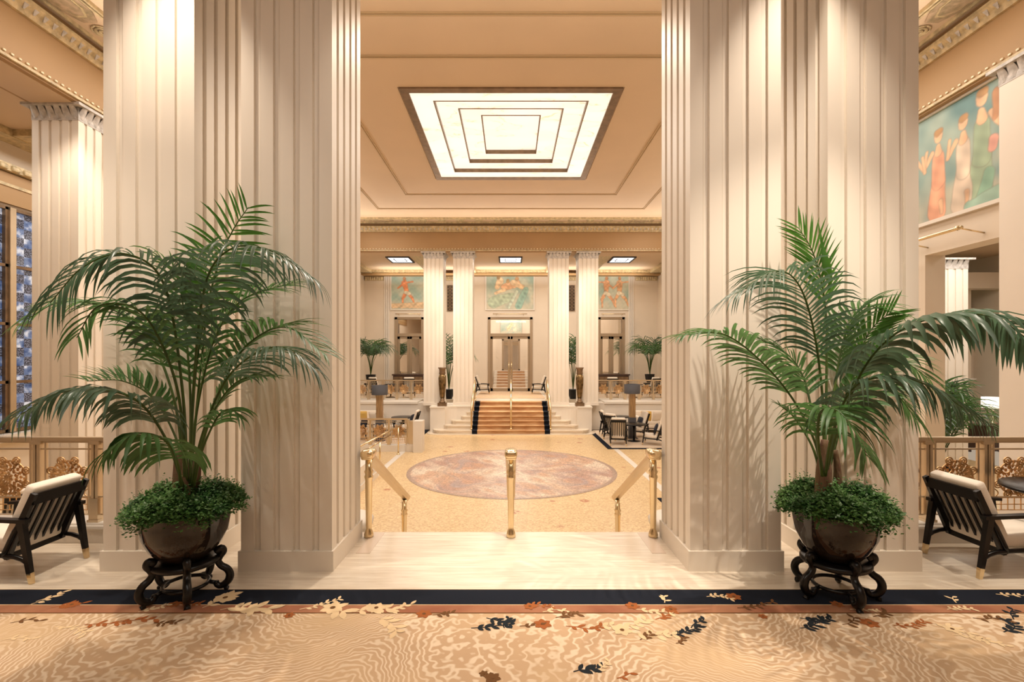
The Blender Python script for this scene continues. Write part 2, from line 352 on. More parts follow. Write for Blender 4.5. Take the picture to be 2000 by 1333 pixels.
# front stairs going down from the landing
fs = thing('front_staircase', (0, 6.1, LOW), 'pale stone flight going down from the landing between the foreground columns', 'stairs')
for k in range(1, 7):
    MB().box(-1.5, 1.5, 5.0+.35*(k-1), 5.0+.35*k, LOW, -.154*k).build('step', M['trav'], fs)
# marble inserts at the landing
tag(MB().box(-1.43, -1.30, 4.45, 4.98, 0, .003).build('floor_inlay', mat('rose_stone', (.66, .53, .42), .3), None), 'rosy stone strip in the landing floor under the left handrail post', 'floor inlay')
tag(MB().box(1.30, 1.43, 4.45, 4.98, 0, .003).build('floor_inlay', bpy.data.materials['rose_stone'], None), 'rosy stone strip in the landing floor under the right handrail post', 'floor inlay')

# ---------------------------------------------------------------- columns
def outline(x0, x1, y0, y1, gr=(.178, .39, .61, .822), gw=.074, d=.026):
    pts = []
    cs = [(x0, y0), (x1, y0), (x1, y1), (x0, y1)]
    for i in range(4):
        a = Vector((*cs[i], 0)); b = Vector((*cs[(i+1) % 4], 0)); t = (b-a); L = t.length; t.normalize(); nin = Vector((-t.y, t.x, 0))
        pts.append(a)
        for g in gr:
            c = g*L; h = gw*L/2
            for u, dd in ((-1, 0), (-.96, d), (-.55, d*.8), (.55, d*.8), (.96, d), (1, 0)):
                pts.append(a+t*(c+u*h)+nin*dd)
    return [(p.x, p.y) for p in pts]
def capital(mb, x0, x1, y0, y1, zt, h=.23, out=.07):
    mb.box(x0-out-.03, x1+out+.03, y0-out-.03, y1+out+.03, zt-.045, zt)
    mb.box(x0-.005, x1+.005, y0-.005, y1+.005, zt-h-.03, zt-.04)
    for face in range(4):
        L = (x1-x0) if face % 2 == 0 else (y1-y0); n = 6
        for k in range(n):
            u = (k+.5)/n
            if face == 0: c = Vector((x0+u*L, y0, 0)); nn = Vector((0, -1, 0)); t = Vector((1, 0, 0))
            elif face == 1: c = Vector((x1, y0+u*L, 0)); nn = Vector((1, 0, 0)); t = Vector((0, 1, 0))
            elif face == 2: c = Vector((x0+u*L, y1, 0)); nn = Vector((0, 1, 0)); t = Vector((-1, 0, 0))
            else: c = Vector((x0, y0+u*L, 0)); nn = Vector((-1, 0, 0)); t = Vector((0, -1, 0))
            vs = []; wd = L/n*.47; rows = 6
            for i in range(rows):
                q = i/(rows-1); z = zt-h+q*(h-.045); o = .012+out*q**1.8; ww = wd*(.75+.25*math.sin(math.pi*q))
                for a in (-1, -.5, 0, .5, 1): vs.append(c+t*ww*a+nn*(o-.02*a*a)+Vector((0, 0, z)))
            fs_ = [(i*5+j, i*5+j+1, (i+1)*5+j+1, (i+1)*5+j) for i in range(rows-1) for j in range(4)]
            mb.add(vs, fs_, True)
    return mb
def column(x0, x1, y0, y1, z0, zt, label, grp, base=.17, cap=True, gr=(.178, .39, .61, .822)):
    o = thing('fluted_column', ((x0+x1)/2, (y0+y1)/2, z0), label, 'column', grp)
    MB().prism(outline(x0, x1, y0, y1, gr), z0+base-.02, zt-(.2 if cap else 0)).build('shaft', M['colcream'], o)
    MB().box(x0-.017, x1+.017, y0-.017, y1+.017, z0, z0+base).build('base', M['colcream'], o)
    if cap: capital(MB(), x0, x1, y0, y1, zt).build('capital', M['silver'], o)
    return o
W = .77
for s, nm in ((-1, 'left'), (1, 'right')):
    for a, w_ in ((1.515, 'beside the landing handrail'), (2.68, 'behind the potted palm')):
        x0, x1 = sorted((s*a, s*(a+W)))
        column(x0, x1, 4.09, 4.86, 0, 6.0, 'huge cream fluted column in the %s foreground, %s' % (nm, ('inner one of its pair '+w_) if a < 2 else ('outer one of its pair '+w_)), 'foreground columns')
        column(x0, x1, 19.1, 19.9, -.07, 6.0, 'distant cream fluted column, %s one of the pair %s of the carpeted stairs' % ('inner' if a < 2 else 'outer', nm), 'distant columns by the carpeted stairs', base=.12)
column(-7.93, -7.16, 8.0, 8.77, LOW, 6.0, 'cream fluted column at far left between the window and the foreground column', 'hall side columns')
column(7.10, 7.87, 6.2, 7.03, LOW, 6.0, 'broad plain cream pier at the right edge beside the teal mural', 'hall side columns', gr=())
column(10.5, 11.35, 12.0, 12.85, LOW, 4.28, 'pale fluted column in the side room seen through the right palm fronds', 'side room columns')
# ---------------------------------------------------------------- walls
struct('wall_back', MB().box(-11, 11, -5.3, -5, 0, 6.2), M['wall'])
struct('wall_left', MB().box(-10.6, -10.3, -5.2, 8.3, LOW, 6.6).box(-10.6, -10.3, 8.3, 20.3, LOW, .29).box(-10.6, -10.3, 8.3, 20.3, 4.88, 6.6).box(-10.6, -10.3, 13.7, 20.3, .29, 4.88), M['wall'])
struct('wall_right', MB().box(7.25, 7.6, 7.03, 19.9, 3.6, 6.0).box(7.25, 7.6, 8.46, 19.9, LOW, 3.6), M['wall'])
struct('wall_right_outer', MB().box(15.6, 15.9, 4, 20, LOW, 5.2).box(11.2, 11.4, -5, 5.2, LOW, 6.2), M['wall'])
struct('wall_side_room', MB().box(7.6, 15.7, 17.2, 17.5, LOW, 5.2), M['teal'])
struct('wall_side_room_pilaster', MB().box(15.3, 16.0, 16.3, 17.2, LOW, 3.5).box(14.2, 14.85, 15.6, 15.9, LOW, 4.25).box(13, 17, 15.2, 15.6, 4.0, 4.5), M['wall'])
# far wall with three door openings
FW = 26.2
dx = [(-6.30, -4.72), (-1.25, 1.17), (4.72, 6.16)]
mb = MB(); xs = [-8.3, *[v for d in dx for v in d], 8.3]
for i in range(0, 8, 2): mb.box(xs[i], xs[i+1], FW, FW+.3, 0, 6.5)
for i, d in enumerate(dx): mb.box(d[0], d[1], FW, FW+.3, 4.02, 6.5)
struct('wall_far', mb, M['wall'])
struct('wall_far_left', MB().box(-8.25, -7.94, 19.9, FW, 0, 6.5), M['wall'])
struct('wall_far_right', MB().box(7.94, 8.25, 19.9, FW, 0, 6.5), M['wall'])
mb = MB()
for a, b in ((-7.9, -6.3), (-4.72, -1.25), (1.17, 4.72), (6.16, 7.9)): mb.box(a, b, FW-.03, FW, 0, .22)
struct('baseboard_far', mb, M['cream'])
mb = MB()
for s in (-1, 1):
    for c in (6.72, 3.98, 2.2) if s < 0 else (6.5, 3.98, 2.2):
        for k in (-.1, 0, .1): mb.box(s*c+k-.035, s*c+k+.035, FW-.05, FW, .2, 6.28)
struct('trim_5', mb, M['cream'])
mb = MB()
for a, b in ((-7.9, -6.9), (-3.8, -2.35), (2.35, 3.8), (6.75, 7.9)):
    mb.box(a, b, FW-.12, FW, 6.0, 6.2)
    n = int((b-a)/.12)
    for k in range(n): mb.lathe([(.03, 6.02), (.055, 6.1), (.03, 6.18)], (a+.06+k*.12, FW-.13), 6)
struct('trim_6', mb, M['gold'])
# ---------------------------------------------------------------- ceilings and beams
CZ = 7.16
struct('ceiling', MB().box(-7.1, -2.25, 4.86, 19.1, CZ, CZ+.3).box(2.25, 7.1, 4.86, 19.1, CZ, CZ+.3).box(-2.25, 2.25, 4.86, 9.55, CZ, CZ+.3).box(-2.25, 2.25, 14.46, 19.1, CZ, CZ+.3), M['ceil'])
struct('ceiling_foyer', MB().box(-11, 11, -5, 4.1, 6.0, 6.3), M['ceil'])
struct('ceiling_aisle_left', MB().box(-10.4, -7.93, -5, 20, 6.35, 6.6), M['ceil'])
struct('ceiling_aisle_right', MB().box(7.6, 15.8, 5, 17.5, 5.1, 5.4), M['ceil'])
struct('ceiling_far', MB().box(-8.2, 8.2, 19.9, 27.2, 6.5, 6.8), M['ceil'])
def ring(mb, x0, x1, y0, y1, z0, z1, wd):
    mb.box(x0, x1, y0, y0+wd, z0, z1).box(x0, x1, y1-wd, y1, z0, z1).box(x0, x0+wd, y0+wd, y1-wd, z0, z1).box(x1-wd, x1, y0+wd, y1-wd, z0, z1); return mb
mb = MB()
for x0, x1, y0, y1 in ((-3.43, 3.43, 8.57, 15.8), (-4.76, 4.76, 7.5, 17.3)):
    ring(mb, x0-.035, x1+.035, y0-.035, y1+.035, CZ-.02, CZ, .02); ring(mb, x0+.015, x1-.015, y0+.015, y1-.015, CZ-.02, CZ, .02)
struct('trim_7', mb, M['line'])
# beams: left, right, far, near
struct('ceiling_beam', MB().box(-7.93, -7.1, -5, 20, 6.0, 7.4).box(7.1, 7.93, -5, 20, 6.0, 7.4).box(-7.1, 7.1, 19.1, 19.9, 6.0, 7.4).box(-7.1, 7.1, 4.09, 4.86, 6.0, 7.4), M['beam'])
# soffits in the paler ceiling paint
struct('trim_8', MB().box(-7.86, -7.18, 5, 20, 5.985, 6.0).box(-7.0, 7.0, 19.17, 19.86, 5.985, 6.0).box(7.18, 7.25, 5, 19, 5.985, 6.0), M['ceil'])
# bead moulding on beam faces, cornice, frieze band
mb = MB(); random.seed(3)
y = 5.0
while y < 19.0:
    for s in (-1, 1): mb.rbox((s*7.09, y, 6.12), (.015, .024, .017), .014, 2)
    y += .11
x = -7.0
while x < 7.0:
    mb.rbox((x, 19.09, 6.12), (.026, .015, .017), .014, 2); x += .12
struct('trim_19', mb, M['bead']); mb = MB()
for s in (-1, 1): mb.box(s*7.06, s*7.1, 5, 19.1, 6.03, 6.07)
mb.box(-7.1, 7.1, 19.06, 19.1, 6.03, 6.07)
struct('trim_9', mb, M['gold'])
mb = MB()
prof = [(0, 6.78), (.05, 6.78), (.09, 6.86), (.17, 6.93), (.17, 6.98), (0, 6.98)]
for s in (-1, 1): mb.extr(prof, lambda p, t, s=s: (s*(7.1-p[0]), t, p[1]), 5, 19.1)
mb.extr(prof, lambda p, t: (t, 19.1-p[0], p[1]), -7.1, 7.1)
struct('trim_10', mb, M['gold'])
mb = MB()  # leaf tongues of the cornice
y = 5.0
while y < 19:
    for s in (-1, 1): mb.beam((s*7.02, y, 6.84), (s*6.945, y, 6.95), .018, .03, .1, .03, up=(s, 0, .3))
    y += .15
x = -6.9
while x < 6.9: mb.beam((x, 19.02, 6.84), (x, 18.945, 6.95), .018, .03, .1, .03, up=(0, 1, .3)); x += .15
struct('trim_11', mb, M['silver'])
mb = MB()
for s in (-1, 1):
    for xx in (6.30, 6.36, 6.94): mb.box(s*xx, s*(xx+.035), 5, 19.0, CZ-.06, CZ)
for yy in (18.38, 18.44, 18.98): mb.box(-6.3, 6.3, yy, yy+.035, CZ-.06, CZ)
struct('trim_12', mb, M['gold'])
mbm = MB(); mbs = MB(); rr_ = random.Random(5)
def octo(cx, cy, lx, ly, mb, mb2):
    for k, (sc_, zz, tgt) in enumerate(((1, CZ-.03, mb), (.7, CZ-.045, mb2), (.6, CZ-.055, mb))):
        pl = [(cx+lx*sc_*a, cy+ly*sc_*b) for a, b in ((-1, -.45), (-.45, -1), (.45, -1), (1, -.45), (1, .45), (.45, 1), (-.45, 1), (-1, .45))]
        tgt.prism(pl, zz, CZ-.002-k*.001)
def scroll(cx, cy, dxx, dyy, mb):
    for sgn in (-1, 1):
        pts = []
        for i in range(26):
            q = i/25; th = q*4.6*math.pi; r_ = .16*(1-q*.85)
            ux, uy = .16+.5*q*0+r_*math.cos(th), r_*math.sin(th)*sgn
            pts.append((cx+dxx*ux+dyy*uy, cy+dyy*ux+dxx*uy, CZ-.02))
        mb.path(pts, .014, 5)
for s in (-1, 1):
    for cy in (7.2, 12.0, 16.8):
        octo(s*6.68, cy, .24, .48, mbm, mbs)
    for k in range(38):
        cy = 5.2+k*.36
        if min(abs(cy-c) for c in (7.2, 12.0, 16.8)) > .62: scroll(s*6.68, cy, 0, 1 if k % 2 else -1, mbs)
for cx in (-5.05, 0, 5.05):
    octo(cx, 18.72, .48, .2, mbm, mbs)
for k in range(34):
    cx = -6.1+k*.36
    if min(abs(cx-c) for c in (-5.05, 0, 5.05)) > .6: scroll(cx, 18.72, 1 if k % 2 else -1, 0, mbs)
struct('trim_13', mbm, M['medal']); struct('trim_14', mbs, M['gold'])
# left aisle wall mouldings
mb = MB().box(-10.3, -10.15, 5, 20, 5.60, 5.75).box(-10.3, -10.22, 5, 20, 5.30, 5.36).box(-10.3, -9.9, 5, 20, 6.2, 6.35).box(-8.1, -7.93, 5, 20, 6.2, 6.35)
for k in range(60): mb.rbox((-10.15, 5.1+k*.24, 5.66), (.05, .09, .06), .045, 2)
for yy in (7.0, 9.6, 12.2): mb.box(-10.3, -7.93, yy, yy+.3, 6.22, 6.35)
struct('trim_15', mb, M['gold'])
struct('trim_16', MB().box(-10.3, -10.24, 5, 20, 4.95, 5.58), M['beam'])
# far aisle coffers
mb = MB()
for a, b in ((-7.94, -3.9), (-2.4, 2.4), (3.9, 7.94)):
    ring(mb, a, b, 20.0, FW, 6.32, 6.5, .55)
struct('trim_17', mb, M['gold'])
struct('trim_18', MB().box(-7.94, 7.94, FW-.6, FW, 6.22, 6.3), M['beam'])

# skylight
sk = thing('ceiling_skylight', (0, 12, CZ), 'large rectangular backlit onyx ceiling light with nested bronze frames', 'ceiling light')
ring(MB(), -2.22, 2.22, 9.55, 14.46, CZ-.03, CZ+.02, .165).build('outer_frame', M['bronze'], sk)
levels = [(2.07, 9.70, 14.31, CZ+.0), (1.615, 10.06, 13.9, CZ+.09), (1.147, 10.54, 13.46, CZ+.18), (.677, 11.01, 13.07, CZ+.27)]
for i, (hx, y0, y1, z) in enumerate(levels):
    if i < 3:
        nx, ny0, ny1, nz = levels[i+1]
        mb = MB().box(-hx, -nx, y0, y1, z, z+.02).box(nx, hx, y0, y1, z, z+.02).box(-nx, nx, y0, ny0, z, z+.02).box(-nx, nx, ny1, y1, z, z+.02)
        mb.build('onyx_panel', M['onyx'], sk)
        ring(MB(), -nx-.005, nx+.005, ny0-.005, ny1+.005, z-.01, nz, .022).build('inner_frame', M['bronze'], sk)
    else: MB().box(-hx, hx, y0, y1, z, z+.02).build('onyx_panel', M['onyx'], sk)
struct('ceiling_skylight_well', MB().box(-2.3, 2.3, 9.5, 14.5, CZ+.3, CZ+.35), M['ceil'])
# far aisle ceiling lights
for cx, wh in ((-5.25, 'left'), (-.02, 'centre'), (5.25, 'right')):
    t = thing('ceiling_light', (cx, 22.95, 6.5), 'small bright square ceiling light with dark frame, the %s one in the far aisle' % wh, 'ceiling light', 'far aisle ceiling lights')
    ring(MB(), cx-.55, cx+.55, 22.3, 23.6, 6.44, 6.5, .07).build('frame', M['shade'], t)
    ring(MB(), cx-.28, cx+.28, 22.65, 23.25, 6.445, 6.5, .03).build('inner_frame', M['shade'], t)
    MB().box(cx-.48, cx+.48, 22.37, 23.53, 6.47, 6.5).build('light_panel', M['panelglow'], t)

# ---------------------------------------------------------------- painted panels (generic figures)
def noise2(u, v, seed, f):
    r = np.random.RandomState(seed); out = 0
    for k in range(6):
        a = r.uniform(-f, f, 2); out = out+np.sin(a[0]*u+a[1]*v+r.uniform(0, 6.28))
    return out/6
def seg(u, v, a, b, r0, r1):
    pa = (u-a[0], v-a[1]); ba = (b[0]-a[0], b[1]-a[1]); h = np.clip((pa[0]*ba[0]+pa[1]*ba[1])/(ba[0]**2+ba[1]**2), 0, 1)
    return np.sqrt((pa[0]-ba[0]*h)**2+(pa[1]-ba[1]*h)**2)-(r0+(r1-r0)*h)
def mural(name, parent, P0, U, V, W_, H_, nu, nv, figs, seed, base=((.56, .58, .46), (.34, .45, .38))):
    uu, vv = np.meshgrid(np.linspace(0, 1, nu), np.linspace(0, 1, nv)); x = uu*W_/H_; y = vv
    n1 = noise2(x, y, seed, 12); n2 = noise2(x, y, seed+1, 26); n3 = noise2(x, y, seed+2, 60)
    t = np.clip(.5+n1+.4*n2, 0, 1)[..., None]
    c = np.array(base[0])*t+np.array(base[1])*(1-t)
    low = np.clip(1.2-3*y+n2, 0, 1)[..., None]*.6; c = c*(1-low)+np.array((.62, .52, .38))*low
    for p, q, r0, r1, colr in figs:
        xx = x+.012*n2; yy = y+.012*n3
        d = seg(xx, yy, p, q, r0, r1); m = np.clip(.5-d/.012, 0, 1)[..., None]
        rim = np.clip(1-np.abs(d)/.010, 0, 1)[..., None]*.35
        cc = np.array(colr)*(1+.28*(n2+n3)[..., None]*.8)
        c = c*(1-m)+cc*m; c = c*(1-rim)+np.array((.20, .16, .12))*rim
    c = np.clip(c*(1+.10*n3[..., None]), 0, 1)
    vs = [Vector(P0)+Vector(U)*float(uu[j, i])*W_+Vector(V)*float(vv[j, i])*H_ for j in range(nv) for i in range(nu)]
    fs_ = [(j*nu+i, j*nu+i+1, (j+1)*nu+i+1, (j+1)*nu+i) for j in range(nv-1) for i in range(nu-1)]
    o = MB().add(vs, fs_).build(name, M['paint'], parent)
    at = o.data.color_attributes.new('paint', 'FLOAT_COLOR', 'POINT')
    at.data.foreach_set('color', np.concatenate([c, np.ones((nv, nu, 1))], 2).reshape(-1).astype(np.float32))
    return o
SK = (.76, .47, .28); SK2 = (.80, .60, .38); GR = (.44, .52, .38); RO = (.70, .40, .26); CRM = (.72, .64, .48); TEAL = (.30, .46, .38)
def stand(cx, fy, h, dress, skin=SK2, arm=1):
    k = h
    return [((cx, fy+.35*k), (cx-.02, fy+.02*k), .085*k, .12*k, dress), ((cx, fy+.62*k), (cx, fy+.35*k), .075*k, .085*k, dress), ((cx+.03*k, fy+.12*k), (cx+.04*k, fy), .03*k, .02*k, skin),
            ((cx+arm*.08*k, fy+.70*k), (cx+arm*.18*k, fy+.55*k), .028*k, .022*k, skin), ((cx+arm*.18*k, fy+.55*k), (cx+arm*.15*k, fy+.74*k), .022*k, .018*k, skin),
            ((cx, fy+.75*k), (cx, fy+.68*k), .03*k, .05*k, skin), ((cx, fy+.86*k), (cx, fy+.84*k), .055*k, .05*k, skin), ((cx-.01, fy+.90*k), (cx+.02, fy+.91*k), .04*k, .035*k, (.45, .25, .10))]
def nude(cx, fy, k, lean=.1, arm=1, skin=SK):
    return [((cx, fy+.5*k), (cx-.14*k, fy+.25*k), .065*k, .045*k, skin), ((cx-.14*k, fy+.25*k), (cx-.12*k, fy), .04*k, .025*k, skin), ((cx, fy+.5*k), (cx+.2*k, fy+.26*k), .065*k, .045*k, skin),
            ((cx+.2*k, fy+.26*k), (cx+.3*k, fy+.02*k), .04*k, .025*k, skin), ((cx, fy+.52*k), (cx+lean*k, fy+.8*k), .075*k, .1*k, skin), ((cx+lean*k, fy+.8*k), (cx+(lean+arm*.3)*k, fy+.84*k), .035*k, .025*k, skin),
            ((cx+lean*k, fy+.8*k), (cx+(lean-arm*.22)*k, fy+.62*k), .035*k, .025*k, skin), ((cx+lean*k, fy+.95*k), (cx+lean*k, fy+.96*k), .055*k, .05*k, (.55, .27, .12)), ((cx-.02*k, fy+.46*k), (cx+.1*k, fy+.42*k), .07*k, .06*k, CRM)]
def wall_mural(x0, x1, z0, z1, figs, seed, label, y=FW):
    t = thing('mural', ((x0+x1)/2, y, z0), label, 'mural', 'hall murals')
    mural('canvas', t, (x0, y-.03, z0), (1, 0, 0), (0, 0, 1), x1-x0, z1-z0, 110, 90, figs, seed)
    ring2 = MB()
    for a in ((x0-.06, x1+.06, z1, z1+.05), (x0-.06, x1+.06, z0-.05, z0), (x0-.06, x0, z0, z1), (x1, x1+.06, z0, z1)): ring2.box(a[0], a[1], y-.06, y, a[2], a[3])
    ring2.build('frame', M['cream'], t)
    pl = thing('picture_light', ((x0+x1)/2, y, z0-.25), 'thin brass picture light bar under the far mural, %s' % label.split('far wall, ')[-1], 'picture light', 'picture light bars')
    c = (x0+x1)/2; h = (x1-x0)*.36
    MB().path([(c-h, y-.3, z0-.27), (c+h, y-.3, z0-.27)], .022, 8).build('bar', M['brass'], pl)
    for q in (-1, 1): MB().path([(c+q*h*.8, y-.3, z0-.27), (c+q*h*.8, y, z0-.32)], .012, 6).build('bracket', M['brass'], pl)
wall_mural(-6.47, -4.55, 4.44, 6.38, nude(.42, .1, .8, -.08, 1, (.80, .30, .13))+[((.0, .1), (.9, .12), .06, .09, (.70, .50, .30))], 11, 'painted mural with an orange reaching figure on the far wall, left of the stairs')
wall_mural(-1.33, 1.22, 4.44, 6.38, [((.3, .62), (.38, .8), .07, .10, SK2), ((.33, .88), (.34, .9), .05, .05, (.45, .3, .15)), ((.5, .62), (.85, .72), .10, .10, SK), ((.75, .75), (1.0, .62), .08, .07, SK2), ((.6, .78), (.6, .8), .05, .05, (.45, .3, .15)), ((.85, .85), (.86, .86), .05, .05, (.5, .3, .15)),
    ((.2, .2), (.7, .35), .16, .12, GR), ((.9, .1), (1.1, .55), .1, .08, TEAL), ((.62, .05), (.85, .5), .04, .04, (.55, .62, .5)), ((.5, .55), (.25, .45), .05, .04, SK2)], 21, 'painted green mural with reclining figures on the far wall, centre above the doorway')
wall_mural(4.6, 6.37, 4.44, 6.38, nude(.28, .06, .85, .02, -1, (.72, .38, .20))+nude(.66, .06, .85, .0, 1, (.74, .42, .22)), 31, 'painted mural with two standing figures on the far wall, right of the stairs')
t = thing('mural', (7.2, 9, 4.16), 'large teal and peach painted mural of draped figures high on the right wall', 'mural', 'hall murals')
mural('canvas', t, (7.22, 12.2, 4.16), (0, -1, 0), (0, 0, 1), 5.1, 1.80, 330, 120,
      stand(2.66, .05, 1.0, (.32, .42, .28), SK, 1)+stand(2.49, .05, .85, (.66, .54, .42), SK, -1)+stand(2.24, .05, .84, (.74, .36, .22), SK, -1)+stand(1.95, .05, .8, CRM, SK, 1)+stand(1.4, .05, .8, TEAL)+stand(.9, .05, .8, RO)+[((2.68, .05), (2.72, .25), .07, .05, (.24, .42, .30)), ((2.75, .45), (2.76, .52), .04, .04, (.72, .36, .28)), ((2.78, .7), (2.78, .9), .03, .03, (.5, .25, .12)), ((2.55, .02), (2.85, .04), .05, .09, (.30, .45, .36))], 41, base=((.36, .45, .38), (.13, .25, .25)))
b = MB()
for a in ((7.1, 12.26, 5.96, 6.0), (7.1, 12.26, 4.10, 4.16)): b.box(7.18, 7.25, a[0], a[1], a[2], a[3])
b.build('frame', M['cream'], t)
pl = thing('picture_light', (7.0, 8, 3.9), 'long brass picture light bar below the teal mural on the right wall', 'picture light', 'picture light bars')
MB().path([(6.95, 7.45, 3.82), (6.95, 9.6, 3.82)], .028, 8).build('bar', M['brass'], pl)
for yy in (7.5, 8.5): MB().path([(6.95, yy, 3.82), (7.25, yy-.1, 3.72)], .012, 6).rbox((6.93, yy, 3.82), (.04, .04, .04), .038, 2).build('bracket', M['brass'], pl)
# floor medallion
def medallion():
    nr, nt_ = 90, 300; rad = 2.665; cx, cy = 0.02, 12.5; r = np.linspace(0, 1, nr)[:, None]*np.ones((1, nt_)); th = np.linspace(0, 2*np.pi, nt_, endpoint=False)[None, :]*np.ones((nr, 1))
    x = r*np.cos(th); y = r*np.sin(th)
    n1 = noise2(x, y, 5, 14); n2 = noise2(x, y, 6, 30); n3 = noise2(x, y, 9, 70)
    sw = np.sin(18*r+5*n1*2+3*th)*.5+.5
    pal = [np.array(c) for c in ((.60, .33, .20), (.80, .68, .54), (.50, .31, .25), (.36, .34, .38), (.66, .46, .28))]
    t = np.clip(.5+1.6*n1+1.2*n2, 0, 1)[..., None]; c = pal[1]*t+pal[2]*(1-t)
    m = np.clip(n2*3, 0, 1)[..., None]*.8; c = c*(1-m)+pal[0]*m
    m = (np.clip(sw-.55, 0, 1)*1.6)[..., None]*np.clip(.4-n1, 0, 1)[..., None]; c = c*(1-m)+pal[3]*m
    rays = np.clip(np.cos(6*th+n1*2)-.45, 0, 1)[..., None]*np.clip(1.1-r*.95, 0, 1)[..., None]*1.5; rays = np.clip(rays, 0, .9); c = c*(1-rays)+np.array((.80, .68, .54))*rays
    hatch = (np.sin(60*(x*np.cos(n1*3)+y*np.sin(n1*3)))*.5+.5)[..., None]*.42; c = c*(1-hatch)+np.array((.40, .26, .20))*hatch
    rim = (r > .965)[..., None]; c = np.where(rim, np.array((.42, .30, .24)), c)
    z = LOW+.004
    vs = [(cx+rad*float(x[i, j]), cy+rad*float(y[i, j]), z) for i in range(nr) for j in range(nt_)]
    fs_ = [(i*nt_+j, i*nt_+(j+1) % nt_, (i+1)*nt_+(j+1) % nt_, (i+1)*nt_+j) for i in range(1, nr-1) for j in range(nt_)]
    fs_.append(tuple(nt_+j for j in range(nt_)))
    o = MB().add(vs, fs_).build('floor_medallion', M['tess'])
    at = o.data.color_attributes.new('paint', 'FLOAT_COLOR', 'POINT'); at.data.foreach_set('color', np.concatenate([c, np.ones((nr, nt_, 1))], 2).reshape(-1).astype(np.float32))
    tag(o, 'huge round multicoloured mosaic medallion set into the golden lower floor', 'floor mosaic')
medallion()

# ---------------------------------------------------------------- window and doors
wn = thing('window_1', (-10.3, 11, .29), None, None); wn['kind'] = 'structure'
mb = MB(); y = 8.3
ys = [8.34, 9.84, 11.34, 12.84]
for yy in ys: mb.box(-10.4, -10.2, yy+.01, yy+.13, .29, 4.88)
struct('window_mullion', mb, M['brassd'], wn)
mb = MB()
for yy in ys+[13.6]: mb.box(-10.38, -10.24, yy-.05, yy+.01, .29, 4.88).box(-10.38, -10.24, yy+.13, yy+.17, .29, 4.88)
for z in (.29, 1.28, 2.47, 3.66, 4.83): mb.box(-10.38, -10.24, 8.3, 13.7, z, z+.06)
struct('window_frame', mb, M['bronze'], wn)
struct('window_glass', MB().box(-10.33, -10.31, 8.3, 13.7, .3, 4.86), M['glass'], wn)
struct('window_sill', MB().box(-10.3, -10.0, 6.5, 14.5, .13, .27), M['cream'], wn)
def door(n, x0, x1, centre=False):
    d = thing('door_%d' % n, ((x0+x1)/2, FW, 0), None, None); d['kind'] = 'structure'
    y = FW+.1
    fr = MB().box(x0, x0+.14, y-.14, y+.1, 0, 4.02).box(x1-.14, x1, y-.14, y+.1, 0, 4.02).box(x0, x1, y-.14, y+.1, 3.9, 4.02).box(x0, x1, y-.1, y+.06, 2.98, 3.14)
    struct('door_frame', fr, M['frameb'], d)
    m = (x0+x1)/2; lf = MB()
    for a, b in ((x0+.14, m-.01), (m+.01, x1-.14)):
        for q in ((a, a+.12, .0, 2.98), (b-.12, b, 0, 2.98), (a, b, 0, .16), (a, b, 2.84, 2.98)): lf.box(q[0], q[1], y-.04, y+.03, q[2], q[3])
    struct('door_leaf', lf, M['frameb'], d)
    if centre:
        h = MB()
        for q in (-1, 1): h.path([(m+q*.07, y-.1, .9), (m+q*.07, y-.1, 1.6)], .018, 8)
        struct('door_handle', h, M['brass'], d)
        g = bpy.data.materials.new('clear_door_glass'); g.use_nodes = True; nt = g.node_tree; nt.nodes.clear()
        o_ = nt.nodes.new('ShaderNodeOutputMaterial'); mx = nt.nodes.new('ShaderNodeMixShader'); tr = nt.nodes.new('ShaderNodeBsdfTransparent'); gl = nt.nodes.new('ShaderNodeBsdfGlossy'); gl.inputs['Roughness'].default_value = .02
        mx.inputs[0].default_value = .08; nt.links.new(tr.outputs[0], mx.inputs[1]); nt.links.new(gl.outputs[0], mx.inputs[2]); nt.links.new(mx.outputs[0], o_.inputs[0])
        struct('door_glass', MB().box(x0+.14, x1-.14, y-.005, y+.005, .1, 3.9), g, d)
    else:
        struct('door_glass', MB().box(x0+.14, x1-.14, y-.005, y+.005, .1, 3.9), M['mirror'], d)
door(1, *dx[0]); door(2, *dx[1], True); door(3, *dx[2])
# vestibule beyond the centre doors
struct('floor_vestibule', MB().box(-1.6, 1.6, 27.2, 37, -.3, 0).box(-1.6, 1.6, 26.2, 27.2, -.3, -.001), M['trav'])
struct('wall_vestibule_left', MB().box(-1.75, -1.6, 26.5, 37, 0, 5), M['wall'])
struct('wall_vestibule_right', MB().box(1.6, 1.75, 26.5, 37, 0, 5), M['wall'])
struct('wall_vestibule_end', MB().box(-1.7, 1.7, 36.8, 37, 0, 5), M['wall'])
struct('ceiling_vestibule', MB().box(-1.7, 1.7, 26.5, 37, 5, 5.2), M['ceil'])
area('vestibule_light', (0, 30.5, 4.9), 2.4, 170, WARM, sy=5)
vs_ = thing('vestibule_staircase', (0, 31.5, 0), 'carpeted steps rising beyond the glazed centre doorway', 'stairs')
for k in range(6):
    MB().box(-.9, .9, 29.97+.4*k, 30.04+.4*k, .16*k+.13, .16*(k+1)+.016).build('nosing', M['cream'], vs_)
    MB().box(-1.1, 1.1, 30+.4*k, 32.8, .16*k, .16*(k+1)).build('step', M['cream'], vs_)
    MB().box(-.9, .9, 29.985+.4*k, 30+.4*(k+1)-.06, .16*k, .16*(k+1)+.012).build('carpet', M['rugstair'], vs_)
door2 = MB().box(-.62, -.5, 33.0, 33.1, .96, 3.1).box(.5, .62, 33.0, 33.1, .96, 3.1).box(-.62, .62, 33.0, 33.1, 3.0, 3.12).box(-.62, .62, 33, 33.1, .96, 1.05).box(-.04, .04, 33, 33.1, 1, 3)
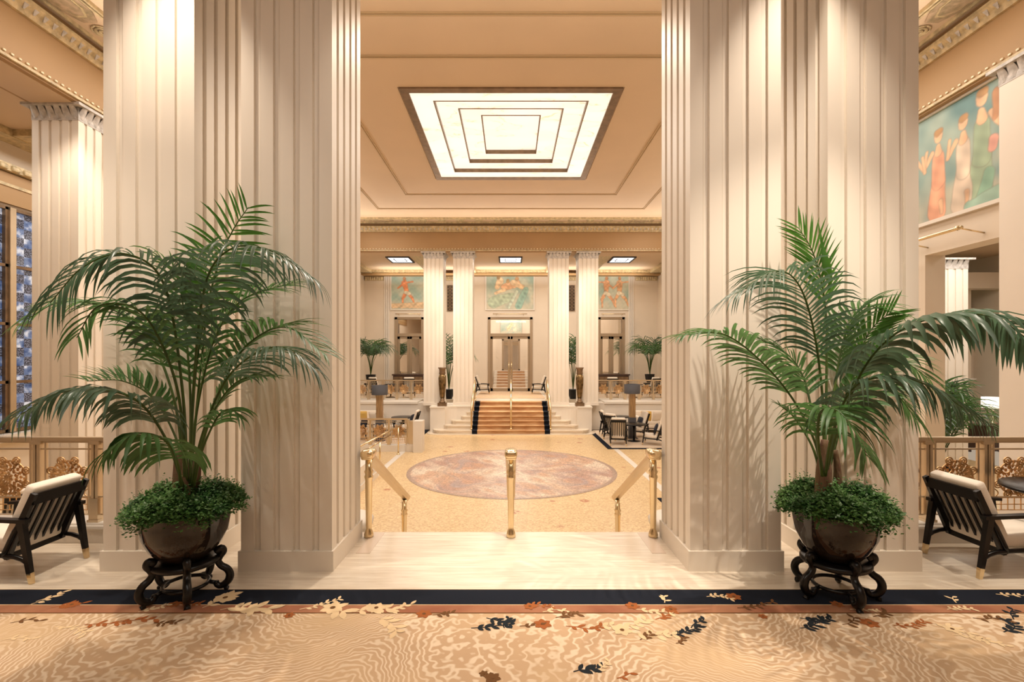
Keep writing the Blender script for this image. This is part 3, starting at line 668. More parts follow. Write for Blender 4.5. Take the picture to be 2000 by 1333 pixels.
t = thing('inner_doorway', (0, 33, .96), 'small bronze framed inner doorway at the head of the vestibule steps', 'doorway')
door2.build('frame', M['frameb'], t); MB().box(-.5, .5, 33.04, 33.06, 1.0, 3.0).build('glass', M['mirror'], t)
MB().box(-1.6, -.62, 33.0, 33.2, 0.96, 5).box(.62, 1.6, 33.0, 33.2, .96, 5).box(-.62, .62, 33, 33.2, 3.12, 5).box(-1.6, 1.6, 32.8, 36.8, 0, .96).build('surround', M['wall'], t)
t = thing('mural', (0, 32.9, 3.4), 'small grey green mural panel standing in for a mirror reflection above the centre doors', 'mural', 'hall murals')  # panel added beyond the glass in place of a reflected mural
mural('canvas', t, (-.72, 32.95, 3.36), (1, 0, 0), (0, 0, 1), 1.46, 1.1, 50, 40, [((.5, .4), (.7, .7), .12, .1, SK2), ((.9, .3), (.9, .6), .1, .08, CRM)], 51)

# wall grilles
for s, nm in ((-1, 'left'), (1, 'right')):
    t = thing('wall_grille', (s*3.3, FW, 4.36), 'tall narrow dark pierced grille on the far wall, glimpsed between the %s pair of columns' % nm, 'grille', 'dark wall grilles')
    mb = MB(); x0, x1 = s*3.3-.16, s*3.3+.16
    mb.box(x0, x0+.03, FW-.06, FW-.02, 4.36, 5.74).box(x1-.03, x1, FW-.06, FW-.02, 4.36, 5.74)
    for k in range(9):
        z = 4.36+k*.1725; mb.box(x0, x1, FW-.06, FW-.02, z-.012, z+.012)
        if k < 8: mb.beam((x0, FW-.04, z), (x1, FW-.04, z+.17), .02, .02).beam((x1, FW-.045, z), (x0, FW-.045, z+.17), .02, .02).path([(s*3.3+.06*math.cos(a*.785), FW-.045, z+.086+.05*math.sin(a*.785)) for a in range(8)], .012, 5, True)
    mb.build('lattice', M['bronze'], t); MB().box(x0, x1, FW-.02, FW, 4.36, 5.74).build('backing', M['black'], t)

# ---------------------------------------------------------------- far stairs
st = thing('grand_staircase', (0, 19.8, LOW), 'pale stone staircase with rounded lower steps rising between the distant columns', 'stairs')
nR = 7; rise = -LOW/nR
hw = [3.0, 2.61, 2.33, 1.95, 1.77, 1.49, 1.49]; yf = [18.2, 18.42, 18.62, 18.8, 18.95, 19.4, 19.85]
def back(k): return 19.0 if k < 5 else 20.92
def roundslab(mb, hx, y0, y1, z0, z1, r=.42):
    pl = []
    for i in range(9): a = math.pi+math.pi/2*i/8; pl.append((-hx+r+r*math.cos(a), y0+r+r*math.sin(a)))
    for i in range(9): a = 1.5*math.pi+math.pi/2*i/8; pl.append((hx-r+r*math.cos(a), y0+r+r*math.sin(a)))
    pl += [(hx, y1), (-hx, y1)]; mb.prism(pl, z0, z1)
for k in range(nR):
    mb = MB(); z0 = LOW+rise*k; r_ = .42 if k < 5 else .02
    rr = (.42, .32, .28, .18, .1, 0, 0)[k]
    if k < 5: roundslab(mb, hw[k]-.03, yf[k]+.03, 19.03, z0, z0+rise-.04, rr-.02); roundslab(mb, hw[k], yf[k], 19.03, z0+rise-.045, z0+rise, rr); mb.box(-1.49, 1.49, 19.03, 20.92, z0, z0+rise)
    else: mb.box(-hw[k], hw[k], yf[k]+.03, 20.92, z0, z0+rise-.04).box(-hw[k], hw[k], yf[k], 20.92, z0+rise-.045, z0+rise)
    mb.build('step', M['trav'], st)
mb = MB(); roundslab(mb, 3.22, 18.06, 19.0, LOW, LOW+.02, .5); mb.build('bottom_slab', M['trav'], st)
cr = thing('stair_carpet', (0, 19.6, LOW), 'tan stair runner with black side borders on the distant stone staircase', 'carpet')
for nm, a, b, m in (('runner', -1.27, 1.27, 'rugstair'), ('border', -1.47, -1.27, 'rugblack'), ('border', 1.27, 1.47, 'rugblack')):
    if m == 'rugstair' and m not in M: M[m] = mat('stair_runner_wool', (.46, .25, .12), .95, col2=(.62, .40, .22), vscale=2.4, spec=.1, stretch=(1, 1, 5))
    mb = MB()
    for k in range(nR):
        z0 = LOW+rise*k; y1 = yf[k+1] if k < nR-1 else 20.2
        mb.box(a, b, yf[k]-.012, yf[k]+.02, z0, z0+rise).box(a, b, yf[k]-.055, y1, z0+rise-.022, z0+rise+.012)
    mb.build(nm, M[m], cr)
tag(MB().box(-1.62, 1.52, 21.6, 25.9, 0, .015).build('landing_rug', M['rug'], None), 'patterned peach rug on the upper landing before the glazed doors', 'rug')
# plinths holding the urns
for s, nm in ((-1, 'left'), (1, 'right')):
    pts = [(3.12, 19.45), (3.12, 18.65), (2.55, 18.65)]
    for i in range(1, 11): a = math.pi/2*i/10; pts.append((2.55-1.03*(1-math.cos(a)), 18.65+.39*math.sin(a)))
    pts += [(1.52, 20.3), (3.12, 20.3)]
    o = MB().prism([(s*p[0], p[1]) for p in (pts if s < 0 else pts[::-1])], LOW, -.13).prism([(s*(p[0]+(0.02 if p[0] > 2 else -.02)), p[1]-.02) for p in (pts if s < 0 else pts[::-1])], -.13, -.07).build('stair_plinth', M['cream'])
    tag(o, 'curved cream stone plinth flanking the distant stairs on the %s under the bronze urn' % nm, 'plinth', 'plinths beside the distant stairs')
    t = thing('bronze_urn', (s*2.68, 18.86, -.07), 'tall slender bronze urn on the stair plinth %s of the distant stairs' % nm, 'urn', 'bronze urns on plinths')
    c = (s*2.68, 18.86)
    MB().box(c[0]-.17, c[0]+.17, c[1]-.13, c[1]+.13, -.07, .06).lathe([(.12, .06), (.13, .1), (.08, .14), (.09, .18), (.06, .24)], c, 24).build('foot', M['bronze'], t)
    mb = MB(); n = 24; prof = [(.055, .23), (.075, .33), (.095, .55), (.12, .8), (.125, 1.02), (.115, 1.12), (.10, 1.18)]
    mb.lathe(prof, c, n)
    for k in range(8):
        a = 2*math.pi*k/8; mb.path([(c[0]+(r_+.01)*math.cos(a), c[1]+(r_+.01)*math.sin(a), z) for r_, z in prof[:-1]], .016, 5)
    mb.build('body', M['urn'], t)
    MB().lathe([(.11, 1.17), (.13, 1.2), (.115, 1.26), (.125, 1.36), (.17, 1.43), (.15, 1.44)], c, 24).build('rim', M['bronze'], t)

# ---------------------------------------------------------------- balustrades
PITCH = .575
def ring_pts(cx, cz, r, n=16, y=0): return [(cx+r*math.cos(2*math.pi*k/n), y, cz+r*math.sin(2*math.pi*k/n)) for k in range(n)]
def grille_mesh():
    mb = MB(); rnd = random.Random(9); cz = .62
    mb.path(ring_pts(0, cz, .165, 28), .008, 6, True)
    for k in range(8):
        a = 2*math.pi*(k+.5)/8; c = (.178*math.cos(a), cz+.178*math.sin(a)); mb.path(ring_pts(c[0], c[1], .034, 12), .008, 5, True); mb.path(ring_pts(c[0], c[1], .014, 8), .008, 5, True)
        a = 2*math.pi*k/8; c = (.12*math.cos(a), cz+.12*math.sin(a)); mb.path(ring_pts(c[0], c[1], .045, 14), .007, 5, True)
    for rad, n, ln, wd, yo in ((.15, 22, .05, .034, .004), (.12, 18, .055, .04, 0), (.085, 13, .055, .042, -.012), (.05, 9, .05, .04, -.02)):
        for k in range(n):
            a = 2*math.pi*k/n+rad*9; d = Vector((math.cos(a), 0, math.sin(a))); p = Vector((0, yo, cz))+d*rad; q = Vector((-d.z, 0, d.x))
            vs = [p-d*ln*.5, p+q*wd*.5+Vector((0, -.012, 0)), p+d*ln*.6+Vector((0, -.02, 0)), p-q*wd*.5+Vector((0, -.012, 0)), p+Vector((0, .012, 0))]
            mb.add(vs, [(0, 1, 4), (1, 2, 4), (2, 3, 4), (3, 0, 4), (0, 3, 2, 1)])
    mb.lathe([(.001, 0), (.02, 0)], (0, 0), 4, False) if 0 else None
    mb.rbox((0, -.02, cz), (.03, .014, .03), .013, 2)
    # lower lattice
    for z in (.30, .355, .42): mb.box(-.225, .225, -.005, .005, z-.004, z+.004)
    for k in range(7): mb.box(-.195+k*.065-.003, -.195+k*.065+.003, -.004, .004, .30, .42)
    for sx in (-1, 1): mb.path([(sx*(.21-.05*math.sin(q)), 0, .42+.03*q) for q in (0, .5, 1, 1.5, 2, 2.5, 3.1)], .006, 5)
    return mb
def post_mesh():
    mb = MB(); mb.box(-.032, -.006, -.03, .03, .27, .985).box(.006, .032, -.03, .03, .27, .985).box(-.02, .02, -.012, .012, .27, .98)
    mb.box(-.045, .045, -.045, .045, .19, .42).box(-.055, .055, -.055, .055, .19, .215).box(-.05, .05, -.04, .04, .95, .985)
    return mb
GR_ = None; PO_ = None; BARS = None
def balustrade(x0, x1, y, zb, label, first=None, short=0, endpier=False):
    global GR_, PO_, BARS
    t = thing('balustrade', ((x0+x1)/2, y, zb+.19), label, 'balustrade', 'brass balustrades')
    n = max(1, int(round((x1-x0)/PITCH))); p = (x1-x0)/n
    MB().box(x0, x1, y-.03, y+.03, zb+.985, zb+1.02).box(x0, x1, y-.018, y+.018, zb+.965, zb+.985).build('top_rail', M['brassd'], t)
    mb = MB().box(x0, x1, y-.008, y+.008, zb+.895, zb+.91).box(x0, x1, y-.008, y+.008, zb+.425, zb+.437).box(x0, x1, y-.008, y+.008, zb+.25, zb+.262)
    for k in range(n):
        a = x0+p*k; 
        for q in (.075, p-.075): mb.box(a+q-.009, a+q+.009, y-.01, y+.01, zb+.25, zb+.985)
    mb.build('inner_bars', M['brassd'], t)
    L = t.location
    for k in range(n+1):
        if PO_ is None:
            m_ = post_mesh(); me_o = m_.build('post', M['brassd'], t)
            me_o.data.transform(Matrix.Translation((L.x, L.y, L.z))); PO_ = me_o; o = me_o
        else: o = PO_.copy(); COL.objects.link(o); o.parent = t
        o.location = (x0+p*k-L.x, y-L.y, zb-L.z)
    for k in range(n):
        if GR_ is None:
            o = grille_mesh().build('ornamental_grille', M['lace'], t); o.data.transform(Matrix.Translation((L.x, L.y, L.z))); GR_ = o
        else: o = GR_.copy(); COL.objects.link(o); o.parent = t
        o.location = (x0+p*(k+.5)-L.x, y-L.y, zb-L.z)
    return t
balustrade(-6.97, -3.52, 4.78, 0, 'brass balustrade with gilded rosette grilles left of the foreground columns behind the armchair')
balustrade(3.54, 6.99, 4.78, 0, 'brass balustrade with gilded rosette grilles right of the foreground columns behind the armchair')
balustrade(-7.82, -3.62, 20.45, -.14, 'brass balustrade along the left terrace ledge beside the distant columns')
balustrade(3.62, 7.82, 20.45, -.14, 'brass balustrade along the right terrace ledge beside the distant columns')
struct('wall_lounge_left', MB().box(-9.5, -3.0, 14.85, 15.05, LOW, LOW+.20).box(-2.98, -2.70, 14.7, 15.1, LOW, LOW+.96).box(-3.2, -2.98, 14.8, 15.1, LOW, LOW+.24), M['cream'])
t = balustrade(-7.8, -3.2, 14.95, LOW+.0, 'brass balustrade around the lower left lounge, ending at a cream pier')
MB().box(-3.14, -3.0, 14.82, 15.0, LOW+.2, LOW+.95).build('end_panel', M['brassd'], t)
struct('wall_ramp', MB().box(-3.9, -3.25, 8.7, 11.7, LOW, -.56).box(-3.9, -3.22, 8.7, 11.73, LOW, LOW+.14), M['cream'])
t = thing('ramp_handrail', (-3.4, 13.5, LOW), 'double pipe brass handrail descending beside the lower left lounge', 'handrail')
for dz, x_ in ((0, 0), (-.2, 0)):
    a = px(704, 872, 12.4); b = px(786, 829, 14.6); a.z += dz; b.z += dz
    mb = MB().path([a, b], .02, 8) if dz == 0 else MB().path([a, b-Vector((.3, .3, .08))], .02, 8)
    mb.build('rail', M['brass'], t)
for x_, D, ztop in ((778, 14.4, -.25), (742, 12.9, -.45)):
    c = px(x_, 800, D); MB().path([(c.x, D, LOW), (c.x, D, ztop)], .022, 8).lathe([(.05, LOW), (.05, LOW+.03), (.02, LOW+.05)], (c.x, D), 12).build('post', M['brass'], t)

# ---------------------------------------------------------------- brass handrails on the landing
def landing_rail(x, label, s):
    t = thing('stair_handrail', (x, 4.86, 0), label, 'handrail', 'landing handrails')
    y0, y1 = 4.86, 6.6; z0, z1 = .80, -.12
    def post(y, zb, zt):
        mb = MB(); sq = .72
        mb.lathe([(.047, zb), (.047, zb+.03), (.034, zb+.07), (.026, zb+.085), (.030, zb+.12), (.032, zb+.3), (.036, zt-.22), (.043, zt-.20), (.043, zt-.185), (.034, zt-.17), (.046, zt-.14), (.034, zt-.12), (.034, zt)], (x, y), 12)
        return mb.build('post', M['brass'], t)
    post(y0, 0, z0); post(y1-.12, -.166*5, z1+.02)
    h = .048
    poly = [(-h, 0), (-h*1.15, .03), (-h*.7, .055), (0, .062), (h*.7, .055), (h*1.15, .03), (h, 0), (h*.6, -.028), (-h*.6, -.028)]
    d = Vector((0, y1-y0, z1-z0)).normalized(); n = Vector((0, -d.z, d.y))
    MB().extr(poly, lambda p, q: tuple(Vector((x+p[0], y0, z0))+d*q+n*p[1]), .02, (Vector((0, y1-y0, z1-z0))).length).build('rail', M['brassd'], t)
    # scrolled cap at the top
    mb = MB().rbox((x, y0-.01, z0+.045), (.064, .10, .042), .036, 4)
    mb.rbox((x+s*.0, y0-.015, z0+.02), (.055, .085, .03), .02, 3)
    mb.build('rail_cap', M['brass'], t)
landing_rail(-1.43, 'brass handrail with rounded cap at the left side of the landing stairs', -1)
landing_rail(0.0, 'brass handrail standing alone in the middle of the landing stairs', 0)
landing_rail(1.43, 'brass handrail with rounded cap at the right side of the landing stairs', 1)
for x, nm in ((-1.5, 'left'), (0, 'centre'), (1.5, 'right')):
    t = thing('stair_handrail', (x, 19.3, LOW), 'slim brass handrail on the distant carpeted stairs, the %s one' % nm, 'handrail', 'distant stair handrails')
    MB().path([(x, 18.3, -.2), (x, 19.9, .86), (x, 20.2, .88)], .035, 8).build('rail', M['brass'], t)
    for y_, zb, zt in ((18.32, LOW+rise, -.2), (19.1, LOW+rise*5, .28), (20.1, 0, .86)):
        MB().lathe([(.05, zb), (.05, zb+.05), (.03, zb+.08), (.035, zt)], (x, y_), 10).build('post', M['brass'], t)
for s, nm in ((-1, 'left'), (1, 'right')):
    o = MB().lathe([(.30, LOW), (.30, -.05), (.33, -.03), (.34, .02), (.30, .05), (.02, .06)], (s*1.86, 5.32), 28).build('newel_drum', M['cream'])
    tag(o, 'rounded white stone newel glimpsed behind the %s inner foreground column' % nm, 'newel', 'stone newels')

# ---------------------------------------------------------------- rug in the foreground
rg = thing('foyer_rug', (0, .5, 0), 'vast tan swirl patterned rug with navy and russet border and scattered flowers', 'rug')
MB().box(-9, 9, -4.8, 3.38, 0, .014).build('field', M['rug'], rg)
MB().box(-9, 9, 3.50, 3.73, 0, .014).build('navy_border', M['rugblack'], rg)
MB().box(-9, 9, 3.39, 3.493, 0, .014).build('russet_border', M['rugred'], rg)
MB().box(-9, 9, 3.493, 3.50, 0, .015).box(-9, 9, 3.728, 3.735, 0, .0145).build('piping', M['petalc'], rg)
MB().box(-9, 9, 3.378, 3.39, 0, .015).build('dark_piping', M['petalo'], rg)
fl = {k: MB() for k in 'crbo'}
rz_ = random.Random(77); FZ = .0155
def petal(k, x, y, a, L, wd, z=FZ):
    wd *= .95
    d = Vector((math.cos(a), math.sin(a), 0)); q = Vector((-d.y, d.x, 0)); p = Vector((x, y, z+rz_.random()*.0012))
    prof = [(0, .12), (.25, .8), (.5, 1), (.75, .75), (1, 0)]
    l = [p+d*L*u+q*wd*.5*v for u, v in prof]; r = [p+d*L*u-q*wd*.5*v for u, v in prof[:-1]]
    vs = l+r[::-1]; fl[k].add(vs, [tuple(range(len(vs)))[::-1]])
def flower(k, x, y, s, n=5, kc=None):
    a0 = rz_.uniform(0, 6)
    for i in range(n): petal(k, x, y, a0+i*2*math.pi/n, s, s*.75)
    c = kc or 'o'
    vs = [(x+s*.22*math.cos(a), y+s*.22*math.sin(a), FZ+.002) for a in [i*.785 for i in range(8)]]; fl[c].add(vs, [tuple(range(8))])
def sprig(k, x, y, a, n, L, ls, curve=.35):
    p = Vector((x, y)); 
    for i in range(n):
        q = p+Vector((math.cos(a), math.sin(a)))*L/n
        d = (q-p); nn = Vector((-d.y, d.x)).normalized()*.004
        fl[k].add([(p.x+nn.x, p.y+nn.y, FZ), (p.x-nn.x, p.y-nn.y, FZ), (q.x-nn.x, q.y-nn.y, FZ), (q.x+nn.x, q.y+nn.y, FZ)], [(0, 1, 2, 3)])
        sd = 1 if i % 2 else -1
        petal(k, q.x, q.y, a+sd*rz_.uniform(.6, 1.1), ls*rz_.uniform(.8, 1.2), ls*.5)
        if rz_.random() < .6: petal(k, q.x, q.y, a-sd*rz_.uniform(.6, 1.1), ls*rz_.uniform(.7, 1.), ls*.45)
        p = q; a += rz_.uniform(-.2, .2)+curve*rz_.choice((-1, 1))*.6
def P2(x, y):
    v = px(x, y, FPX*EYE/(y-CY)); return v.x, v.y
for k, x, y, a, n, L, ls in (
    ('c', 60, 1185, .9, 5, .22, .06), ('r', 100, 1192, .5, 4, .2, .06), ('o', 20, 1222, .6, 4, .2, .05), ('c', 105, 1230, .1, 7, .34, .055), ('c', 5, 1255, .4, 4, .2, .05), ('r', 165, 1225, .0, 6, .26, .06),
    ('r', 235, 1218, .2, 5, .24, .07), ('o', 300, 1222, 0, 4, .16, .05), ('r', 320, 1188, .2, 6, .26, .05), ('c', 270, 1200, .5, 5, .18, .05),
    ('c', 395, 1192, .9, 4, .2, .08), ('c', 430, 1196, .5, 5, .26, .1), ('c', 470, 1198, .6, 4, .2, .12), ('c', 420, 1180, .9, 3, .12, .12), ('c', 585, 1195, .4, 6, .3, .05), ('c', 630, 1190, 0, 4, .2, .12),
    ('c', 690, 1200, .2, 6, .3, .09), ('c', 735, 1210, -.5, 5, .28, .09), ('o', 845, 1206, .2, 4, .14, .05), ('c', 755, 1198, .3, 4, .2, .06),
    ('b', 920, 1232, .1, 6, .3, .065), ('b', 950, 1212, -.4, 5, .2, .06), ('b', 985, 1232, 1.8, 4, .14, .05), ('o', 1015, 1228, .1, 4, .16, .05), ('o', 1085, 1212, .5, 5, .18, .06), ('r', 1105, 1228, -.1, 6, .26, .06),
    ('c', 1165, 1225, -.2, 8, .4, .075), ('c', 1230, 1240, -.3, 5, .3, .08), ('o', 1250, 1255, .6, 4, .12, .05), ('c', 1060, 1200, .3, 5, .2, .05), ('r', 1030, 1186, .1, 5, .2, .05), ('c', 1240, 1195, -.1, 5, .26, .06),
    ('r', 1280, 1215, .5, 5, .2, .06), ('b', 1310, 1246, .3, 7, .26, .06), ('b', 1350, 1232, 1.0, 4, .18, .06), ('o', 1320, 1262, .2, 5, .12, .04), ('o', 1440, 1192, 0, 6, .34, .05), ('c', 1380, 1170, .2, 5, .2, .05),
    ('b', 1562, 1212, -.3, 6, .24, .06), ('b', 1562, 1232, .1, 6, .26, .07), ('o', 1645, 1225, .2, 4, .18, .06), ('o', 1705, 1210, .4, 4, .18, .06), ('c', 1660, 1195, .1, 6, .2, .04), ('r', 1745, 1227, .1, 7, .28, .05),
    ('c', 1810, 1220, -.4, 6, .34, .06), ('c', 1860, 1245, -.1, 6, .3, .05), ('o', 1900, 1212, -.2, 5, .24, .06), ('c', 1850, 1195, .3, 5, .2, .05), ('b', 1960, 1240, .4, 6, .26, .07), ('b', 1980, 1215, .9, 4, .2, .06), ('c', 1945, 1165, -.2, 6, .26, .05),
    ('c', 1298, 1182, 1.2, 3, .1, .05), ('c', 1868, 1182, 1.2, 3, .1, .05), ('c', 70, 1180, 1.2, 3, .1, .05),
    ('b', 1120, 1318, .4, 4, .16, .07), ('c', 1165, 1322, .9, 4, .16, .04), ('r', 1205, 1331, .3, 3, .1, .05)):
    X, Y = P2(x, y); fl = {q: MB() for q in 'crbo'}; sprig(k, X, Y, a, n, L*.9, ls*.95); fl[k].build('flower_sprig', M['petal'+k], rg)
for k, x, y, s in (('r', 140, 1186, .055), ('r', 340, 1185, .05), ('r', 565, 1207, .04), ('r', 828, 1204, .06), ('r', 1060, 1224, .065), ('r', 1035, 1189, .05), ('r', 1235, 1188, .055), ('r', 1310, 1195, .05), ('r', 1433, 1170, .06), ('r', 1698, 1222, .065), ('r', 1490, 1209, .035), ('r', 1635, 1185, .05), ('c', 1215, 1236, .07),
                   ('c', 440, 1172, .085), ('c', 650, 1192, .09), ('c', 735, 1192, .07), ('c', 1860, 1234, .055), ('o', 962, 1330, .05), ('o', 945, 1322, .03)):
    X, Y = P2(x, y); fl = {q: MB() for q in 'crbo'}; flower(k, X, Y, s, 6); o = fl[k].build('blossom', M['petal'+k], rg)
    if fl['o'].v and k != 'o': fl['o'].build('blossom_centre', M['petalo'], o)
for s, nm, y0, y1 in ((1, 'right', 15.27, 19.4), (-1, 'left', 15.3, 19.4)):
    t = thing('lounge_rug', (s*5, 17.8, LOW), 'beige lounge rug with black border on the lower floor, %s of the distant stairs' % nm, 'rug', 'lounge rugs')
    xa, xb = sorted((s*(3.06 if s > 0 else 3.25), s*7.0)); ring(MB(), xa, xb, y0, y1, LOW, LOW+.012, .17).build('black_border', M['rugblack'], t)
    MB().box(xa+.17, xb-.17, y0+.17, y1-.17, LOW, LOW+.012).build('field', mat('rug_beige', (.62, .50, .38), .95), t)
t = thing('lounge_rug', (5, 8.5, LOW), 'black bordered rug on the lower floor right of the medallion, mostly hidden', 'rug', 'lounge rugs')
ring(MB(), 3.0, 6.9, 6.2, 9.92, LOW, LOW+.012, .2).build('black_border', M['rugblack'], t); MB().box(3.2, 6.7, 6.4, 9.72, LOW, LOW+.012).build('field', bpy.data.materials['rug_beige'], t)

# ---------------------------------------------------------------- armchairs
def make_chair(label, tall=1.0):
    t = thing('lounge_armchair', (0, 0, 0), label, 'chair', 'armchairs'); hw_ = .235; Z = tall
    fr = MB(); b0 = Vector((.21, 0, .20)); b1 = Vector((-.02, 0, .715*Z))
    for s in (-1, 1):
        o = Vector((0, s*hw_, 0)); fr.beam(b0+o, b1+o, .036, .055, .03, .04, up=(1, 0, 0))
    fr.beam(b1+Vector((.02, -hw_, -.05)), b1+Vector((.02, hw_, -.05)), .03, .085)
    fr.beam(b0+Vector((0, -hw_, .01)), b0+Vector((0, hw_, .01)), .035, .05)
    for k in range(6):
        y = -hw_+2*hw_*(k+.9)/6.8
        fr.beam(b0+Vector((0, y, .01)), b1+Vector((.02, y, -.06)), .02, .016, up=(1, 0, 0))
    fr.build('backrest_frame', M['black'], t)
    for s in (-1, 1):
        y = s*(hw_+.015)
        lg = MB().beam((.07, y, .50), (.0, y, .085), .045, .05, .034, .034).build('leg', M['black'], t)
        MB().beam((.0, y, .088), (-.013, y, 0), .035, .035, .028, .028).build('foot_cap', M['brass'], lg)
        lg = MB().beam((.60, y, .49), (.66, y, .085), .04, .045, .032, .032).build('leg', M['black'], t)
        MB().beam((.66, y, .088), (.675, y, 0), .033, .033, .026, .026).build('foot_cap', M['brass'], lg)
        MB().beam((.02, y, .50), (.38, y, .515), .05, .03, .06, .024).beam((.38, y, .515), (.68, y, .50), .06, .024, .045, .024).build('arm', M['black'], t)
        MB().path([(.02, y, .17), (.06, y, .195), (.12, y, .215), (.22, y, .225), (.45, y, .235), (.60, y, .25), (.65, y, .22)], .019, 8).path([(.07, y, .49), (.12, y, .42), (.19, y, .27), (.21, y, .22)], .021, 8).build('side_rail', M['black'], t)
    n = (b1-b0).normalized(); Mx = Matrix.Rotation(-math.atan2(b1.z-b0.z, -(b1.x-b0.x))+math.pi/2, 3, 'Y')
    ln = (b1-b0).length
    Mx = Matrix((( -n.z, 0, n.x), (0, 1, 0), (n.x, 0, n.z)))
    Mx = Matrix(((n.z, 0, n.x), (0, 1, 0), (-n.x, 0, n.z)))
    MB().rbox(b0+(b1-b0)*.56+Vector((n.z, 0, -n.x))*.066, (.045, hw_-.012, ln*.50), .03, 5, Mx).build('back_cushion', M['leather'], t)
    MB().rbox((.42, 0, .305), (.25, hw_-.01, .06), .035, 5, Matrix.Rotation(-.08, 3, 'Y')).build('seat_cushion', M['leather'], t)
    return t
ch = make_chair('black wooden armchair with cream cushions at the left edge of the landing'); ch.location = (-3.83, 4.10, 0); ch.rotation_euler = (0, 0, math.pi)
dup(ch, (3.83, 4.20, 0), 0, 'black wooden armchair with cream cushions at the right edge of the landing', scale=(1, 1.04, 1))
tl = make_chair('black slatted armchair seen from behind nearest the corner of the lower right rug', 1.22)
tl.location = (3.5, 15.75, LOW); tl.rotation_euler = (0, 0, R(80)); tl['group'] = 'lower lounge armchairs'
G = 'lower lounge armchairs'
for x, y, rz, lb in ((3.45, 16.9, 40, 'black slatted armchair in the lower right lounge, between the nearest one and the plinth'), (3.35, 18.0, 0, 'pale cushioned armchair against the right stair plinth'), (5.05, 15.9, 155, 'black armchair with navy cushion facing left in the lower right lounge'),
                     (4.95, 17.7, 190, 'pale armchair behind the round table under the right drum lamp'),
                     (-3.45, 18.1, 180, 'black armchair with navy pillow beside the left stair plinth'), (-4.95, 17.9, 10, 'pale armchair just right of the left drum floor lamp'), (-5.6, 17.2, -15, 'pale armchair just left of the left drum floor lamp')):
    dup(tl, (x, y, LOW), R(rz), lb, G)
for x, y, rz, lb in ((-4.6, 21.8, 100, 'pale armchair behind the left terrace balustrade nearest the columns'), (-6.3, 21.9, 60, 'pale armchair behind the left terrace balustrade nearest the edge'), (4.6, 21.9, 85, 'pale armchair behind the right terrace balustrade nearest the columns'), (6.6, 21.9, 120, 'pale armchair behind the right terrace balustrade nearest the edge'),
                     (-1.75, 24.2, 0, 'dark armchair on the upper landing left of the glazed doors'), (1.72, 24.2, 180, 'dark armchair on the upper landing right of the glazed doors')):
    dup(tl, (x, y, 0), R(rz), lb, 'terrace armchairs')
for x, y, rz, lb in ((-5.4, 6.6, 0, 'pale armchair on the lower floor seen through the left foreground balustrade'), (-7.2, 7.2, 150, 'second pale armchair on the lower floor beyond the left foreground balustrade'), (5.6, 6.4, 180, 'pale armchair on the lower floor seen through the right foreground balustrade')):
    dup(tl, (x, y, LOW), R(rz), lb, G)
def table(x, y, z, r, h, label, dark=True):
    t = thing('round_table', (x, y, z), label, 'table', 'round tables')
    MB().lathe([(r-.02, z+h-.035), (r, z+h-.025), (r, z+h-.008), (r-.012, z+h)], (x, y), 40).build('tabletop', M['black'] if dark else M['trav'], t)
    MB().lathe([(.03, z+.05), (.035, z+h*.5), (.06, z+h-.03)], (x, y), 16).build('pedestal', M['black'], t)
    MB().lathe([(r*.55, z), (r*.55, z+.02), (r*.2, z+.05), (.03, z+.07)], (x, y), 28).build('base', M['black'], t)
table(4.87, 4.22, 0, .44, .66, 'dark round table at the right edge of the landing beside the armchair')
table(4.25, 16.7, LOW, .42, .62, 'dark round table among the lower right armchairs')
table(4.3, 18.8, LOW, .38, .62, 'dark round table by the wall in the lower right lounge')
table(-4.2, 18.8, LOW, .45, .6, 'dark round table against the wall in the lower left lounge')
table(-5.5, 22.1, 0, .4, .62, 'dark round table behind the left terrace balustrade')
table(5.6, 22.0, 0, .4, .62, 'dark round table behind the right terrace balustrade')
def pillow(x, y, z, s, rz, m, label, tilt=.25):
    Mx = Matrix.Rotation(rz, 3, 'Z') @ Matrix.Rotation(tilt, 3, 'X'); vs = []; n = 10
    mb = MB()
    for side in (-1, 1):
        vs = []
        for i in range(n+1):
            for j in range(n+1):
                u = 2*i/n-1; v = 2*j/n-1; th = .28*((1-u**4)*(1-v**4))**.6; pin = 1-.08*(u*u*v*v)
                vs.append(Vector((x, y, z))+Mx @ Vector((u*s*.5*pin*(1-.05*(1-v*v)), side*th*s*.5, v*s*.5*pin*(1-.05*(1-u*u)))))
        fs_ = [(i*(n+1)+j, (i+1)*(n+1)+j, (i+1)*(n+1)+j+1, i*(n+1)+j+1) for i in range(n) for j in range(n)]
        mb.add(vs, fs_ if side < 0 else [f[::-1] for f in fs_], True)
    tag(mb.build('throw_pillow', m), label, 'pillow', 'throw pillows')
# sofas
def sofa(x, y, z, wd, rz, label):
    t = thing('lounge_sofa', (0, 0, 0), label, 'sofa', 'lounge sofas')
    MB().rbox((0, 0, .22), (wd/2, .36, .1), .03, 4).build('base', M['leather'], t)
    MB().rbox((-wd/4, -.03, .37), (wd/4-.01, .32, .07), .04, 4).rbox((wd/4, -.03, .37), (wd/4-.01, .32, .07), .04, 4).build('seat_cushions', M['leather'], t)
    MB().rbox((0, .33, .52), (wd/2, .09, .28), .06, 4).build('backrest', M['leather'], t)
    for sx in (-1, 1):
        MB().rbox((sx*(wd/2-.06), 0, .42), (.07, .36, .2), .05, 3).build('arm', M['leather'], t)
        for sy in (-1, 1): MB().beam((sx*(wd/2-.1), sy*.28, .13), (sx*(wd/2-.08), sy*.3, 0), .04, .04, .025, .025).build('leg', M['black'], t)
    t.location = (x, y, z); t.rotation_euler = (0, 0, rz); return t
sofa(-5.9, 18.9, LOW, 1.7, 0, 'cream sofa against the terrace wall in the lower left lounge')
